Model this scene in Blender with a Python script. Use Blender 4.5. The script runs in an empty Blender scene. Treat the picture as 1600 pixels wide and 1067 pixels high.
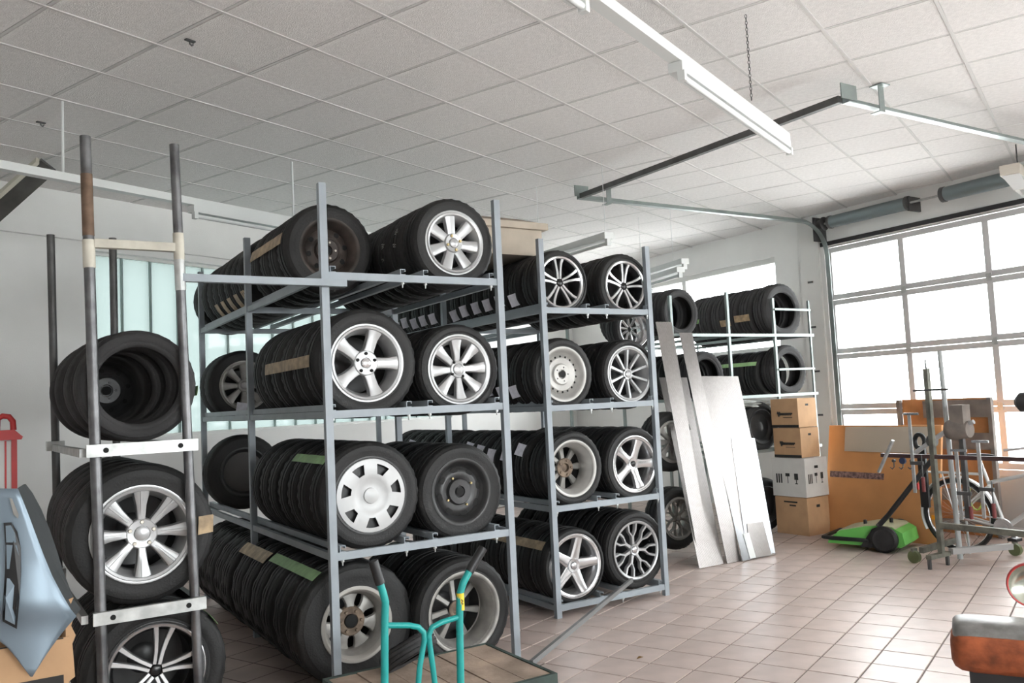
import bpy, bmesh, math, random
from mathutils import Vector, Matrix
random.seed(7)
scene = bpy.context.scene
COL = scene.collection
PI = math.pi
# ------------------------------------------------------------------ camera
FPX, PITCH, ROLL, CAMH = 1320.03, .0715649, -.0480921, 1.6
_f = Vector((0, math.cos(PITCH), math.sin(PITCH))); _r = Vector((1, 0, 0)); _u = _r.cross(_f)
CR = math.cos(ROLL)*_r + math.sin(ROLL)*_u
CU = -math.sin(ROLL)*_r + math.cos(ROLL)*_u
cam_d = bpy.data.cameras.new('camera'); cam = bpy.data.objects.new('camera', cam_d); COL.objects.link(cam)
cam_d.sensor_fit = 'HORIZONTAL'; cam_d.sensor_width = 36; cam_d.lens = 36*FPX/1600; cam_d.clip_end = 300
M = Matrix.Identity(4)
for i in range(3):
    M[i][0] = CR[i]; M[i][1] = CU[i]; M[i][2] = -_f[i]
M[2][3] = CAMH
cam.matrix_world = M
scene.camera = cam
# ------------------------------------------------------------------ light
w = bpy.data.worlds.new('overcast_sky'); scene.world = w; w.use_nodes = True
bg = w.node_tree.nodes['Background']; bg.inputs[0].default_value = (.985, .99, 1, 1); bg.inputs[1].default_value = 8.0
vs = scene.view_settings
vs.view_transform = 'Standard'; vs.look = 'None'; vs.gamma = 1; vs.use_curve_mapping = False; vs.exposure = 1.1
# ------------------------------------------------------------------ frames
ANG = .5556                       # racks and door wall
U = Vector((math.cos(ANG), math.sin(ANG), 0)); W = Vector((-math.sin(ANG), math.cos(ANG), 0))
R0 = Vector((-.067, 5.427, 0))
def P(u, w_, z=0): return R0 + U*u + W*w_ + Vector((0, 0, z))
BANG = PI/2 - .619079             # building grid (ceiling, floor tiles, back wall)
B1 = Vector((math.cos(BANG), math.sin(BANG), 0)); B2 = Vector((-math.sin(BANG), math.cos(BANG), 0))
CZ = 3.773
PB = Vector((-3.962, 8.054, 0))   # a point of the back wall
def ray(x, y): return CR*((x-800)/FPX) + CU*(-(y-533.5)/FPX) + _f
CAM = Vector((0, 0, CAMH))
def pz(x, y, z): d = ray(x, y); return CAM + d*((z-CAMH)/d.z)
def ppl(x, y, p, n): d = ray(x, y); return CAM + d*((Vector(p)-CAM).dot(n)/d.dot(n))
def loc(p): d = Vector(p)-R0; return Vector((d.dot(U), d.dot(W), p[2]))
def pw(x, y, w_): return loc(ppl(x, y, P(0, w_), W))      # pixel -> (u,w,z) on a plane parallel to the rack fronts
def pu(x, y, u_): return loc(ppl(x, y, P(u_, 0), U))
def pix(p):
    d = Vector(p)-CAM; zc = d.dot(_f)
    if zc < .05: return None
    return 800+FPX*d.dot(CR)/zc, 533.5-FPX*d.dot(CU)/zc
# ------------------------------------------------------------------ materials
MATS = {}
def mat(name, col, rough=.6, metal=0, noise=0, nscale=8, bump=0, bscale=60, col2=None, spec=.5, coat=0):
    if name in MATS: return MATS[name]
    m = bpy.data.materials.new(name); m.use_nodes = True; nt = m.node_tree; b = nt.nodes['Principled BSDF']
    b.inputs['Roughness'].default_value = rough; b.inputs['Metallic'].default_value = metal
    b.inputs['Specular IOR Level'].default_value = spec; b.inputs['Coat Weight'].default_value = coat
    c = (*col, 1)
    b.inputs['Base Color'].default_value = c
    tc = nt.nodes.new('ShaderNodeTexCoord')
    if noise or col2:
        n = nt.nodes.new('ShaderNodeTexNoise'); n.inputs['Scale'].default_value = nscale; n.inputs['Detail'].default_value = 6
        nt.links.new(tc.outputs['Object'], n.inputs['Vector'])
        r = nt.nodes.new('ShaderNodeValToRGB'); nt.links.new(n.outputs['Fac'], r.inputs['Fac'])
        if col2: c1, c2 = c, (*col2, 1)
        else: c1, c2 = tuple(x*(1-noise) for x in col)+(1,), tuple(min(1, x*(1+noise)) for x in col)+(1,)
        r.color_ramp.elements[0].position = .35; r.color_ramp.elements[0].color = c1
        r.color_ramp.elements[1].position = .68; r.color_ramp.elements[1].color = c2
        nt.links.new(r.outputs['Color'], b.inputs['Base Color'])
    if bump:
        n2 = nt.nodes.new('ShaderNodeTexNoise'); n2.inputs['Scale'].default_value = bscale; n2.inputs['Detail'].default_value = 4
        nt.links.new(tc.outputs['Object'], n2.inputs['Vector'])
        bp = nt.nodes.new('ShaderNodeBump'); bp.inputs['Strength'].default_value = bump; bp.inputs['Distance'].default_value = .01
        nt.links.new(n2.outputs['Fac'], bp.inputs['Height']); nt.links.new(bp.outputs['Normal'], b.inputs['Normal'])
    MATS[name] = m; return m
def glass_mat(name, tint, trans=.0):
    m = bpy.data.materials.new(name); m.use_nodes = True; nt = m.node_tree
    for n in list(nt.nodes): nt.nodes.remove(n)
    o = nt.nodes.new('ShaderNodeOutputMaterial'); t = nt.nodes.new('ShaderNodeBsdfTransparent'); t.inputs[0].default_value = (*tint, 1)
    g = nt.nodes.new('ShaderNodeBsdfGlossy'); g.inputs['Roughness'].default_value = .05
    lw = nt.nodes.new('ShaderNodeLayerWeight'); lw.inputs[0].default_value = .25
    mx = nt.nodes.new('ShaderNodeMixShader')
    nt.links.new(lw.outputs['Fresnel'], mx.inputs[0])
    src = t
    if trans:
        tr = nt.nodes.new('ShaderNodeBsdfTranslucent'); tr.inputs[0].default_value = (*tint, 1)
        m2 = nt.nodes.new('ShaderNodeMixShader'); m2.inputs[0].default_value = trans
        nt.links.new(t.outputs[0], m2.inputs[1]); nt.links.new(tr.outputs[0], m2.inputs[2]); src = m2
    nt.links.new(src.outputs[0], mx.inputs[1]); nt.links.new(g.outputs[0], mx.inputs[2]); nt.links.new(mx.outputs[0], o.inputs[0])
    MATS[name] = m; return m
def wave_bump(m, scale, strength, dirn='DIAGONAL', kind='BANDS'):
    nt = m.node_tree; b = nt.nodes['Principled BSDF']; tc = nt.nodes.new('ShaderNodeTexCoord')
    wv = nt.nodes.new('ShaderNodeTexWave'); wv.inputs['Scale'].default_value = scale; wv.bands_direction = dirn
    nt.links.new(tc.outputs['Object'], wv.inputs['Vector'])
    bp = nt.nodes.new('ShaderNodeBump'); bp.inputs['Strength'].default_value = strength; bp.inputs['Distance'].default_value = .004
    nt.links.new(wv.outputs['Fac'], bp.inputs['Height']); nt.links.new(bp.outputs['Normal'], b.inputs['Normal'])
rubber = mat('tyre_rubber', (.0135, .0133, .0135), .62, noise=.25, nscale=5, bump=.25, bscale=90)
rubber_grey = mat('dusty_rubber', (.034, .033, .034), .75, noise=.3, nscale=4, bump=.25, bscale=70)
paint = mat('blue_grey_paint', (.33, .37, .405), .45, noise=.08, nscale=6)
galv = mat('galvanised_steel', (.5, .51, .5), .4, .55, noise=.2, nscale=14)
pipe_m = mat('bare_steel_pipe', (.16, .16, .165), .42, .75, noise=.35, nscale=9)
pipe_rust = mat('rusty_pipe', (.17, .11, .075), .7, .3, noise=.35, nscale=12)
white_old = mat('yellowed_white_paint', (.58, .55, .47), .6, noise=.15, nscale=10)
alloy = mat('silver_alloy', (.47, .475, .48), .33, .5, noise=.04, nscale=5)
alloy_dull = mat('dull_grey_alloy', (.36, .35, .33), .5, .5, noise=.2, nscale=10)
chrome = mat('polished_alloy', (.6, .6, .61), .2, .85)
gloss_black = mat('gloss_black_paint', (.012, .012, .013), .25)
steel_black = mat('black_steel_rim', (.034, .034, .035), .36, noise=.3, nscale=8)
steel_rust = mat('rusty_black_rim', (.055, .042, .036), .6, noise=.5, nscale=7)
steel_silver = mat('silver_steel_rim', (.5, .49, .47), .45, .35, noise=.12, nscale=8)
cap_white = mat('silver_white_hubcap', (.56, .565, .57), .38, .1, noise=.03)
bolt_m = mat('bolt_steel', (.45, .42, .36), .35, .8)
bolt_gold = mat('brassy_bolt', (.6, .48, .25), .3, .85)
hole_m = mat('dark_recess', (.006, .006, .006), .8)
brake = mat('rusty_hub_face', (.2, .15, .11), .7, .2, noise=.4, nscale=20)
tape_brown = mat('brown_parcel_tape', (.40, .285, .165), .5, noise=.3, nscale=18)
tape_green = mat('green_masking_tape', (.34, .56, .25), .55, noise=.15, nscale=14)
paper = mat('white_label_paper', (.62, .62, .68), .6, noise=.1, nscale=40)
wall_m = mat('white_wall_paint', (.86, .86, .845), .85, noise=.04, nscale=1.5, bump=.15, bscale=120)
trimw = mat('white_trim', (.76, .76, .74), .6)
ceil_m = mat('ceiling_tile_board', (.83, .81, .80), .92, noise=.05, nscale=30, bump=.5, bscale=110)
runner_m = mat('white_ceiling_runner', (.66, .65, .64), .8)
tile_m = mat('terracotta_tile', (.56, .455, .415), .34, noise=.14, nscale=3.1)
grout_m = mat('dark_grout', (.19, .15, .135), .8, noise=.2)
alu = mat('grey_door_aluminium', (.58, .57, .57), .5, .2)
panelgrey = mat('grey_door_panel', (.42, .42, .41), .55)
rubber_seal = mat('black_seal', (.02, .02, .022), .6)
spring_m = mat('grey_spring_steel', (.24, .29, .30), .45, .5)
dark_steel = mat('dark_steel', (.1, .1, .1), .5, .5, noise=.2)
greensteel = mat('green_grey_galvanised', (.27, .31, .30), .42, .5, noise=.1)
lamp_white = mat('white_lamp_enamel', (.74, .76, .75), .4)
tube_m = mat('fluorescent_tube_glass', (.82, .84, .84), .25)
card = mat('cardboard', (.56, .345, .19), .8, noise=.08, nscale=6)
card_white = mat('white_cardboard', (.7, .68, .65), .75, noise=.04)
ink = mat('black_print', (.03, .028, .026), .7)
black_pl = mat('black_plastic', (.018, .018, .019), .45)
plate_m = mat('checker_plate_aluminium', (.30, .278, .268), .34, .85, noise=.06, nscale=30)
sheet_m = mat('smooth_aluminium_sheet', (.38, .385, .40), .26, .9)
teal = mat('teal_enamel', (.012, .33, .31), .38, noise=.1, nscale=12)
yellow = mat('yellow_sticker', (.8, .58, .03), .5)
wood = mat('weathered_planks', (.36, .27, .21), .8, noise=.3, nscale=5, bump=.3, bscale=40)
foam = mat('beige_foam', (.50, .43, .35), .8, noise=.1, nscale=5)
board_m = mat('brown_fibreboard', (.58, .27, .10), .75, noise=.1, nscale=2.5)
beige = mat('beige_panel', (.48, .41, .33), .7)
green_pl = mat('green_plastic', (.13, .45, .09), .4)
cream_pl = mat('olive_cream_plastic', (.42, .42, .28), .5)
fender_m = mat('blue_silver_car_paint', (.23, .29, .345), .42, .5)
red = mat('red_enamel', (.5, .03, .03), .45)
darkred = mat('dark_red_enamel', (.16, .03, .03), .5)
rustorange = mat('rusty_orange_paint', (.33, .085, .03), .6, noise=.5, nscale=14, bump=.2)
bike_m = mat('silver_bike_paint', (.58, .58, .57), .35, .3)
amber = mat('amber_reflector', (.9, .35, .01), .3)
woodpanel = mat('orange_brown_wood', (.42, .19, .07), .7, noise=.25, nscale=4)
batten = mat('grey_wood_batten', (.19, .16, .14), .8, noise=.25, nscale=6)
glass = glass_mat('door_glazing', (.93, .95, .95))
profilit = glass_mat('channel_glass', (.050, .063, .061), .9)
wave_bump(plate_m, 26, .5)
# ------------------------------------------------------------------ mesh helpers
class MB:
    def __init__(s): s.v = []; s.f = []
    def add(s, vs_, fs):
        b = len(s.v); s.v += [tuple(x) for x in vs_]; s.f += [tuple(b+i for i in q) for q in fs]; return s
    def box(s, x0, x1, y0, y1, z0, z1):
        vv = [(x, y, z) for z in (z0, z1) for y in (y0, y1) for x in (x0, x1)]
        return s.add(vv, [(0, 2, 3, 1), (4, 5, 7, 6), (0, 1, 5, 4), (2, 6, 7, 3), (0, 4, 6, 2), (1, 3, 7, 5)])
    def bar(s, a, b, wd, ht=None, up=(0, 0, 1)):
        a = Vector(a); b = Vector(b); d = (b-a).normalized(); up = Vector(up)
        if abs(d.dot(up)) > .99: up = Vector((0, 1, 0))
        sx = d.cross(up).normalized(); sz = sx.cross(d); ht = ht or wd; vv = []
        for p in (a, b):
            for i, j in ((-1, -1), (1, -1), (1, 1), (-1, 1)): vv.append(p + sx*i*wd/2 + sz*j*ht/2)
        return s.add(vv, [(0, 3, 2, 1), (4, 5, 6, 7), (0, 1, 5, 4), (1, 2, 6, 5), (2, 3, 7, 6), (3, 0, 4, 7)])
    def tube(s, pts, rad, n=10, caps=True, closed=False):
        pts = [Vector(p) for p in pts]; rings = []; prev = None
        rads = rad if isinstance(rad, (list, tuple)) else [rad]*len(pts)
        N = len(pts)
        for i, p in enumerate(pts):
            if closed: d = pts[(i+1) % N]-pts[i-1]
            else: d = pts[min(i+1, N-1)]-pts[max(i-1, 0)]
            d.normalize()
            if prev is None:
                a = Vector((0, 0, 1)) if abs(d.z) < .9 else Vector((1, 0, 0)); e1 = d.cross(a).normalized()
            else: e1 = (prev - d*prev.dot(d)).normalized()
            prev = e1; e2 = d.cross(e1)
            rings.append([p + (e1*math.cos(2*PI*k/n)+e2*math.sin(2*PI*k/n))*rads[i] for k in range(n)])
        b = len(s.v)
        for r in rings: s.v += [tuple(q) for q in r]
        for i in range(N if closed else N-1):
            j = (i+1) % N
            for k in range(n): s.f.append((b+i*n+k, b+i*n+(k+1) % n, b+j*n+(k+1) % n, b+j*n+k))
        if caps and not closed:
            s.f.append(tuple(b+k for k in range(n))[::-1]); s.f.append(tuple(b+(N-1)*n+k for k in range(n)))
        return s
    def lathe(s, prof, n=48, closed=False, axis='Y', mod=None):
        b = len(s.v); m = len(prof)
        for k in range(n):
            t = 2*PI*k/n; c, sn = math.cos(t), math.sin(t)
            for i, (y, r) in enumerate(prof):
                rr = mod(i, k, r) if mod else r
                s.v.append((rr*c, y, rr*sn) if axis == 'Y' else (rr*c, rr*sn, y))
        for k in range(n):
            k2 = (k+1) % n
            for i in range(m if closed else m-1):
                j = (i+1) % m; s.f.append((b+k*m+i, b+k*m+j, b+k2*m+j, b+k2*m+i))
        return s
    def prism(s, poly, y0, y1):      # poly in local x,z ; extruded along y
        n = len(poly); vv = [(x, y0, z) for x, z in poly]+[(x, y1, z) for x, z in poly]
        return s.add(vv, [tuple(range(n)), tuple(range(2*n-1, n-1, -1))]+[(i, i+n, (i+1) % n+n, (i+1) % n) for i in range(n)])
    def mesh(s, name, smooth=None, merge=False):
        me = bpy.data.meshes.new(name); me.from_pydata(s.v, [], s.f)
        bm = bmesh.new(); bm.from_mesh(me)
        if merge: bmesh.ops.remove_doubles(bm, verts=bm.verts, dist=1e-5)
        bmesh.ops.recalc_face_normals(bm, faces=bm.faces); bm.to_mesh(me); bm.free()
        if smooth:
            for p in me.polygons: p.use_smooth = True
            me.set_sharp_from_angle(angle=math.radians(smooth))
        return me
def obj(name, mb, m, parent=None, loc_=None, rz=0, smooth=None, merge=False, label=None):
    me = mb if isinstance(mb, bpy.types.Mesh) else mb.mesh(name, smooth, merge)
    if m and not me.materials: me.materials.append(m)
    o = bpy.data.objects.new(name, me); COL.objects.link(o)
    if parent: o.parent = parent
    if loc_ is not None: o.location = loc_
    if rz: o.rotation_euler.z = rz
    if label: o['label'] = label
    return o
def tag(o, label=None, cat=None, group=None, kind=None):
    if label: o['label'] = label
    if cat: o['category'] = cat
    if group: o['group'] = group
    if kind: o['kind'] = kind
    return o
def thing(name, label, cat, loc_=(0, 0, 0), rz=ANG, group=None):
    o = bpy.data.objects.new(name, None); COL.objects.link(o); o.location = loc_; o.rotation_euler.z = rz; o.empty_display_size = .1
    return tag(o, label, cat, group)
def struct(o): o['kind'] = 'structure'; return o
def copy_tree(o, parent=None):
    c = o.copy(); COL.objects.link(c); c.parent = parent
    for ch in o.children: copy_tree(ch, c)
    return c
def box_bar(name, m, parent, x0, x1, y0, y1, z0, z1, label=None): return obj(name, MB().box(x0, x1, y0, y1, z0, z1), m, parent, label=label)
RKZERO = P(0, 0, 0)
# ------------------------------------------------------------------ room shell
def wall_cells(x0, x1, z0, z1, holes, y0, y1):
    xs = sorted({x0, x1, *[h[0] for h in holes], *[h[1] for h in holes]}); zs = sorted({z0, z1, *[h[2] for h in holes], *[h[3] for h in holes]})
    mb = MB()
    for a, b in zip(xs, xs[1:]):
        for c, d in zip(zs, zs[1:]):
            cx, cz = (a+b)/2, (c+d)/2
            if any(h[0] < cx < h[1] and h[2] < cz < h[3] for h in holes): continue
            mb.box(a, b, y0, y1, c, d)
    me = mb.mesh('wall', None, True)
    bm = bmesh.new(); bm.from_mesh(me)
    seen = {}                              # drop the inner faces shared by two cells
    for f in bm.faces: seen.setdefault(tuple(sorted(v.index for v in f.verts)), []).append(f)
    bmesh.ops.delete(bm, geom=[f for l in seen.values() if len(l) > 1 for f in l], context='FACES')
    bm.to_mesh(me); bm.free(); return me
WU = 6.12                                   # right (door) wall, u = const; local x = -W so use frame rotated
# right wall in rack frame: along w. Build in a frame with x along W: rotate ANG+90deg, then local y = -U
XC = Vector((1.095, 15.153, 0))             # far corner of back wall and right wall
w_far = loc(XC)[1]
doors_w = [(-.80, 2.20), (-5.0, -2.0), (-9.2, -6.2)]  # only the first is in view; other two unseen, added to let daylight in
rw = obj('wall_right', wall_cells(-10.4, w_far+.05, -.05, CZ+.08, [(a, b, -.05, 3.36) for a, b in doors_w]+[(2.99, 6.6, 2.12, 3.37)], -.25, 0), wall_m,
         loc_=P(WU, 0), rz=ANG+PI/2); struct(rw)
# back wall, local x = B1 from PB, interior towards -B2 (local -y)
S_GL = [(-.03, 5.24, 1.42, 3.25)]
s_far = (XC-PB).dot(B1)
bwall = obj('wall_back', wall_cells(-6.2, s_far+.2, -.05, CZ+.08, S_GL, 0, .25), wall_m, loc_=PB, rz=BANG); struct(bwall)
P1 = PB - B1*6.2; P2 = P1 - B2*11.2; P3 = P(WU, -10.4)
lw = (P2-P1); obj_l = obj('wall_left', wall_cells(0, lw.length, -.05, CZ+.08, [], -.25, 0), wall_m, loc_=P1, rz=math.atan2(lw.y, lw.x)); struct(obj_l)
fw = (P3-P2); obj_f = obj('wall_front', wall_cells(0, fw.length, -.05, CZ+.08, [(1.6, fw.length-1.6, 1.1, 3.2)], -.25, 0), wall_m, loc_=P2, rz=math.atan2(fw.y, fw.x)); struct(obj_f)
tr = obj('trim_1', MB().box(-6.1, s_far-.1, -.05, -.001, 3.32, 3.418), wall_m, loc_=PB, rz=BANG); struct(tr)
# floor: grout bed plus tiles
TS = .283; F0 = Vector((.732, 5.198, 0))
poly = [P1, P2, P3, XC]
cen_ = sum(poly, Vector((0, 0, 0)))/4; polyx = [cen_+(p-cen_)*1.035 for p in poly]
fl = bpy.data.meshes.new('floor'); fl.from_pydata([(p.x, p.y, -.006) for p in polyx], [], [(0, 1, 2, 3)])
floor = struct(obj('floor', fl, grout_m))
def inside(p):
    s = 0
    for a, b in zip(poly, poly[1:]+poly[:1]):
        if (b.x-a.x)*(p.y-a.y)-(b.y-a.y)*(p.x-a.x) < -.0: return False
    return True
tl = MB(); h = TS/2-.0045
tl.add([(-h, -h, -.012), (h, -h, -.012), (h, h, -.012), (-h, h, -.012), (-h+.002, -h+.002, 0), (h-.002, -h+.002, 0), (h-.002, h-.002, 0), (-h+.002, h-.002, 0)],
       [(4, 5, 6, 7), (0, 1, 5, 4), (1, 2, 6, 5), (2, 3, 7, 6), (3, 0, 4, 7)])
tile_me = tl.mesh('floor_tile')
cand = []; rest = []
for i in range(-40, 50):
    for j in range(-45, 45):
        c = F0 + B1*(i+.5)*TS + B2*(j+.5)*TS
        if not inside(c): continue
        q = pix(c); l = loc(c)
        hidden = l[0] < 0 and l[1] > -.3            # under the tyre racks: never in view
        if q and -40 < q[0] < 1640 and q[1] < 1120 and not hidden: cand.append((-(c-CAM).length, c))
        else: rest.append(c)
cand.sort(key=lambda t: -t[0])
for k, (_, c) in enumerate(cand[:300]):
    o = obj('floor_tile', tile_me, tile_m, floor, c + Vector((0, 0, random.uniform(-.0008, .0004))), BANG)
mbr = MB()
for c in [t[1] for t in cand[300:]]+rest:
    e1, e2 = B1*h, B2*h
    mbr.add([c-e1-e2, c+e1-e2, c+e1+e2, c-e1+e2], [(0, 1, 2, 3)])
tag(obj('floor_tile_field', mbr, tile_m, floor), kind='stuff')
# ceiling: backing, tiles, runners
CG = Vector((-1.5387, 7.5338, 0)); TX, TY = .625, .619
ce = bpy.data.meshes.new('ceiling'); ce.from_pydata([(p.x, p.y, CZ+.012) for p in polyx], [], [(3, 2, 1, 0)])
ceiling = struct(obj('ceiling', ce, ceil_m))
hx, hy = TX/2-.009, TY/2-.006
ct = MB(); ct.add([(-hx, -hy, .01), (hx, -hy, .01), (hx, hy, .01), (-hx, hy, .01), (-hx+.006, -hy+.006, 0), (hx-.006, -hy+.006, 0), (hx-.006, hy-.006, 0), (-hx+.006, hy-.006, 0)],
       [(7, 6, 5, 4), (4, 5, 1, 0), (5, 6, 2, 1), (6, 7, 3, 2), (7, 4, 0, 3)])
ct_me = ct.mesh('ceiling_tile')
cc = []
for i in range(-14, 16):
    for j in range(-8, 16):
        c = CG + B1*(i+.5)*TX - B2*(j+.5)*TY
        if not inside(c): continue
        q = pix(c+Vector((0, 0, CZ)))
        if q and -90 < q[0] < 1690 and -90 < q[1] < 620: cc.append(((c-CAM).length, i, j, c))
cc.sort(key=lambda t: t[0])
for d, i, j, c in cc[:300]:
    o = obj('ceiling_tile', ct_me, ceil_m, ceiling, (c.x, c.y, CZ+.001+random.uniform(0, .003)), BANG)
    o.rotation_euler.x = random.uniform(-.004, .004); o.rotation_euler.y = random.uniform(-.004, .004)
for j in range(-6, 15):                    # long runners
    c = CG - B2*j*TY; obj('ceiling_runner', MB().box(-7, 8.4, -.010, .010, -.0025, .004), runner_m, ceiling, (c.x, c.y, CZ), BANG)
for i in range(-11, 14):                   # cross tees
    c = CG + B1*i*TX; obj('ceiling_cross_tee', MB().box(-.009, .009, -8.6, 4.2, .003, .007), runner_m, ceiling, (c.x, c.y, CZ), BANG)
# outside ground
g = MB().add([(-60, -60, -.3), (60, -60, -.3), (60, 60, -.3), (-60, 60, -.3)], [(0, 1, 2, 3)])
struct(obj('ground', g, mat('pale_yard_paving', (.72, .71, .69), .9)))
# ------------------------------------------------------------------ sectional doors (x along W, y = -U : y 0 at inner wall face, negative = outward)
def sectional_door(a, b, n):
    # local frame: x along W, y towards the room (-U)
    d = struct(obj(n, wall_cells(a-.02, b+.02, 0, 3.40, [(a+.02, b-.02, .0, 3.34)], -.10, -.04), alu, loc_=P(WU, 0), rz=ANG+PI/2))
    cols = 3; cw = (b-a-.06)/cols; zr = [.0, .655, 1.315, 2.0, 2.675, 3.335]
    for k, (z0, z1) in enumerate(zip(zr, zr[1:])):
        obj('section_rail', MB().box(a+.02, b-.02, -.085, -.045, z0+.003, z0+.066), alu, d)
        obj('section_rail', MB().box(a+.02, b-.02, -.085, -.045, z1-.066, z1-.003), alu, d)
        if k == 0:
            obj('bottom_panel', MB().box(a+.03, b-.03, -.08, -.05, .05, z1-.05), panelgrey, d); continue
        for c in range(cols+1):
            x = a+.03+c*cw; obj('stile', MB().box(x-.034, x+.034, -.082, -.047, z0+.066, z1-.066), alu, d)
        for c in range(cols):
            x = a+.03+c*cw
            obj('pane', MB().box(x+.034, x+cw-.034, -.066, -.062, z0+.066, z1-.066), glass, d)
            if k < 4:
                obj('hinge', MB().box(x-.03, x+.03, -.044, -.034, z1-.04, z1+.04), galv, d)
    return d
for k, (a, b) in enumerate(doors_w): sectional_door(a, b, 'door_%d' % (k+1))
obj_s = obj('trim_2', MB().box(-.86, 2.24, 0, .02, 3.36, 3.41), rubber_seal, loc_=P(WU, 0), rz=ANG+PI/2); struct(obj_s)
# strip window in right wall
win = struct(obj('window_1', wall_cells(2.99, 6.6, 2.12, 3.37, [(3.04, 4.76, 2.18, 3.30), (4.84, 6.55, 2.18, 3.30)], -.16, -.06), trimw, loc_=P(WU, 0), rz=ANG+PI/2))
for a, b in ((3.04, 4.76), (4.84, 6.55)): obj('pane', MB().box(a, b, -.112, -.106, 2.18, 3.30), glass, win)
obj('window_sill', MB().box(2.93, 6.66, -.05, .06, 2.08, 2.12), trimw, win)
# channel-glass window in back wall
win2 = struct(obj('window_2', wall_cells(-.03, 5.24, 1.42, 3.25, [(0, 5.21, 1.45, 3.22)], .08, .16), trimw, loc_=PB, rz=BANG))
seal_m = mat('grey_green_joint', (.25, .33, .31), .6)
for k in range(17):
    x = k*.3065; obj('glass_plank', MB().add([(x, .115, 1.45), (x+.3065, .115, 1.45), (x+.3065, .115, 3.22), (x, .115, 3.22), (x+.006, .155, 1.45), (x+.3005, .155, 1.45), (x+.3005, .155, 3.22), (x+.006, .155, 3.22)], [(0, 1, 2, 3), (0, 3, 7, 4), (1, 5, 6, 2)]), profilit, win2)
    if k: obj('joint_strip', MB().box(x-.012, x+.012, .095, .11, 1.45, 3.22), seal_m, win2)
L4 = fw.length-1.6
win4 = struct(obj('unseen_window', wall_cells(1.6, L4, 1.1, 3.2, [(1.66, L4-.06, 1.16, 3.14)], -.16, -.06), trimw, loc_=P2, rz=math.atan2(fw.y, fw.x)))  # unseen window behind the camera, added and sized to let daylight in
obj('pane', MB().box(1.66, L4-.06, -.112, -.106, 1.16, 3.14), glass, win4)
# light portals in the openings (daylight sampling only)
def portal(c, nrm, wd, ht):
    l = bpy.data.lights.new('daylight_portal', 'AREA'); l.shape = 'RECTANGLE'; l.size = wd; l.size_y = ht; l.cycles.is_portal = True
    o = bpy.data.objects.new('daylight_portal', l); COL.objects.link(o); o.location = c
    o.rotation_euler = Vector(nrm).to_track_quat('-Z', 'Y').to_euler()
for a, b in doors_w: portal(P(WU+.30, (a+b)/2, 2.0), -U, b-a, 2.7)
portal(P(WU+.30, 4.8, 2.74), -U, 3.6, 1.25)
portal(PB+B1*2.6+B2*.32+Vector((0, 0, 2.33)), -B2, 5.3, 1.85)
nf = Vector((-fw.y, fw.x, 0)).normalized(); portal(P2+fw/2-nf*.3+Vector((0, 0, 2.15)), nf, fw.length-3.2, 2.1)
# ------------------------------------------------------------------ tyres and wheels (axis = local y, face at -y)
_tc = {}
def tyre_mesh(R, T, r, lug=.0, seg=64):
    k = (round(R, 3), round(T, 3), round(r, 3), lug)
    if k in _tc: return _tc[k]
    sw = R-r; hT = T/2
    half = [(-.40*T, r-.004), (-.455*T, r+.006), (-.47*T, r+.016), (-.465*T, r+.022), (-.50*T, r+.40*sw), (-.503*T, r+.55*sw), (-.485*T, r+.72*sw), (-.475*T, r+.735*sw), (-.455*T, R-.020), (-.425*T, R-.009), (-.385*T, R-.004),
            (-.25*T, R-.001), (-.245*T, R-.009), (-.205*T, R-.009), (-.20*T, R)]
    mid = [(-.05*T, R), (-.045*T, R-.008), (.045*T, R-.008), (.05*T, R)]
    other = [(-y, q) for y, q in half[::-1]]
    inner = [(.36*T, r+.012), (.40*T, r+.5*sw), (.34*T, R-.022), (-.34*T, R-.022), (-.40*T, r+.5*sw), (-.36*T, r+.012)]
    prof = half+mid+other+inner; nh = len(half); no = nh+4
    sh = {8, 9, 10, no+nh-9, no+nh-10, no+nh-11}; blk = {11, 14, nh, nh+3, no, no+3}
    lg = lug or .005
    def mod(i, s, q):
        if i in sh: return q - (lg if (s//(1 if not lug else 2)) % 2 else 0)
        if lug and i in blk: return q - (lg*.7 if ((s//2)+(i % 2)) % 2 else 0)
        return q
    me = MB().lathe(prof, seg, True, mod=mod).mesh('tyre', 32)
    _tc[k] = me; return me
def ring(prof, n=48): return MB().lathe(prof, n)
def barrel_mb(T, r, deep=0):
    return ring([(-.455*T, r+.012), (-.48*T, r+.012), (-.485*T, r+.004), (-.47*T, r-.006), (-.42*T, r-.014), (-.36*T, r-.02), (-.2*T, r-.042), (.1*T, r-.045), (.3*T, r-.03), (.44*T, r-.01), (.47*T, r+.008)], 56)
def spoke(mb, th, stations, dep, off=0):
    # stations: (radius, width, y); a raised hexagonal section lofted outward along angle th
    c, s = math.cos(th), math.sin(th); rows = []
    for st in stations:
        rr, wd, y = st[:3]; o = off + (st[3] if len(st) > 3 else 0); sec = []
        for x, yy in ((-.5-.1, y+dep), (-.5, y+.004), (-.36, y), (.36, y), (.5, y+.004), (.5+.1, y+dep)):
            t = x*wd+o; sec.append((rr*c - t*s, yy, rr*s + t*c))
        rows.append(sec)
    b = len(mb.v)
    for q in rows: mb.v += q
    for i in range(len(rows)-1):
        for k in range(6): mb.f.append((b+i*6+k, b+i*6+(k+1) % 6, b+(i+1)*6+(k+1) % 6, b+(i+1)*6+k))
    mb.f.append(tuple(b+k for k in range(6))); mb.f.append(tuple(b+(len(rows)-1)*6+k for k in range(6))[::-1])
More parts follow.
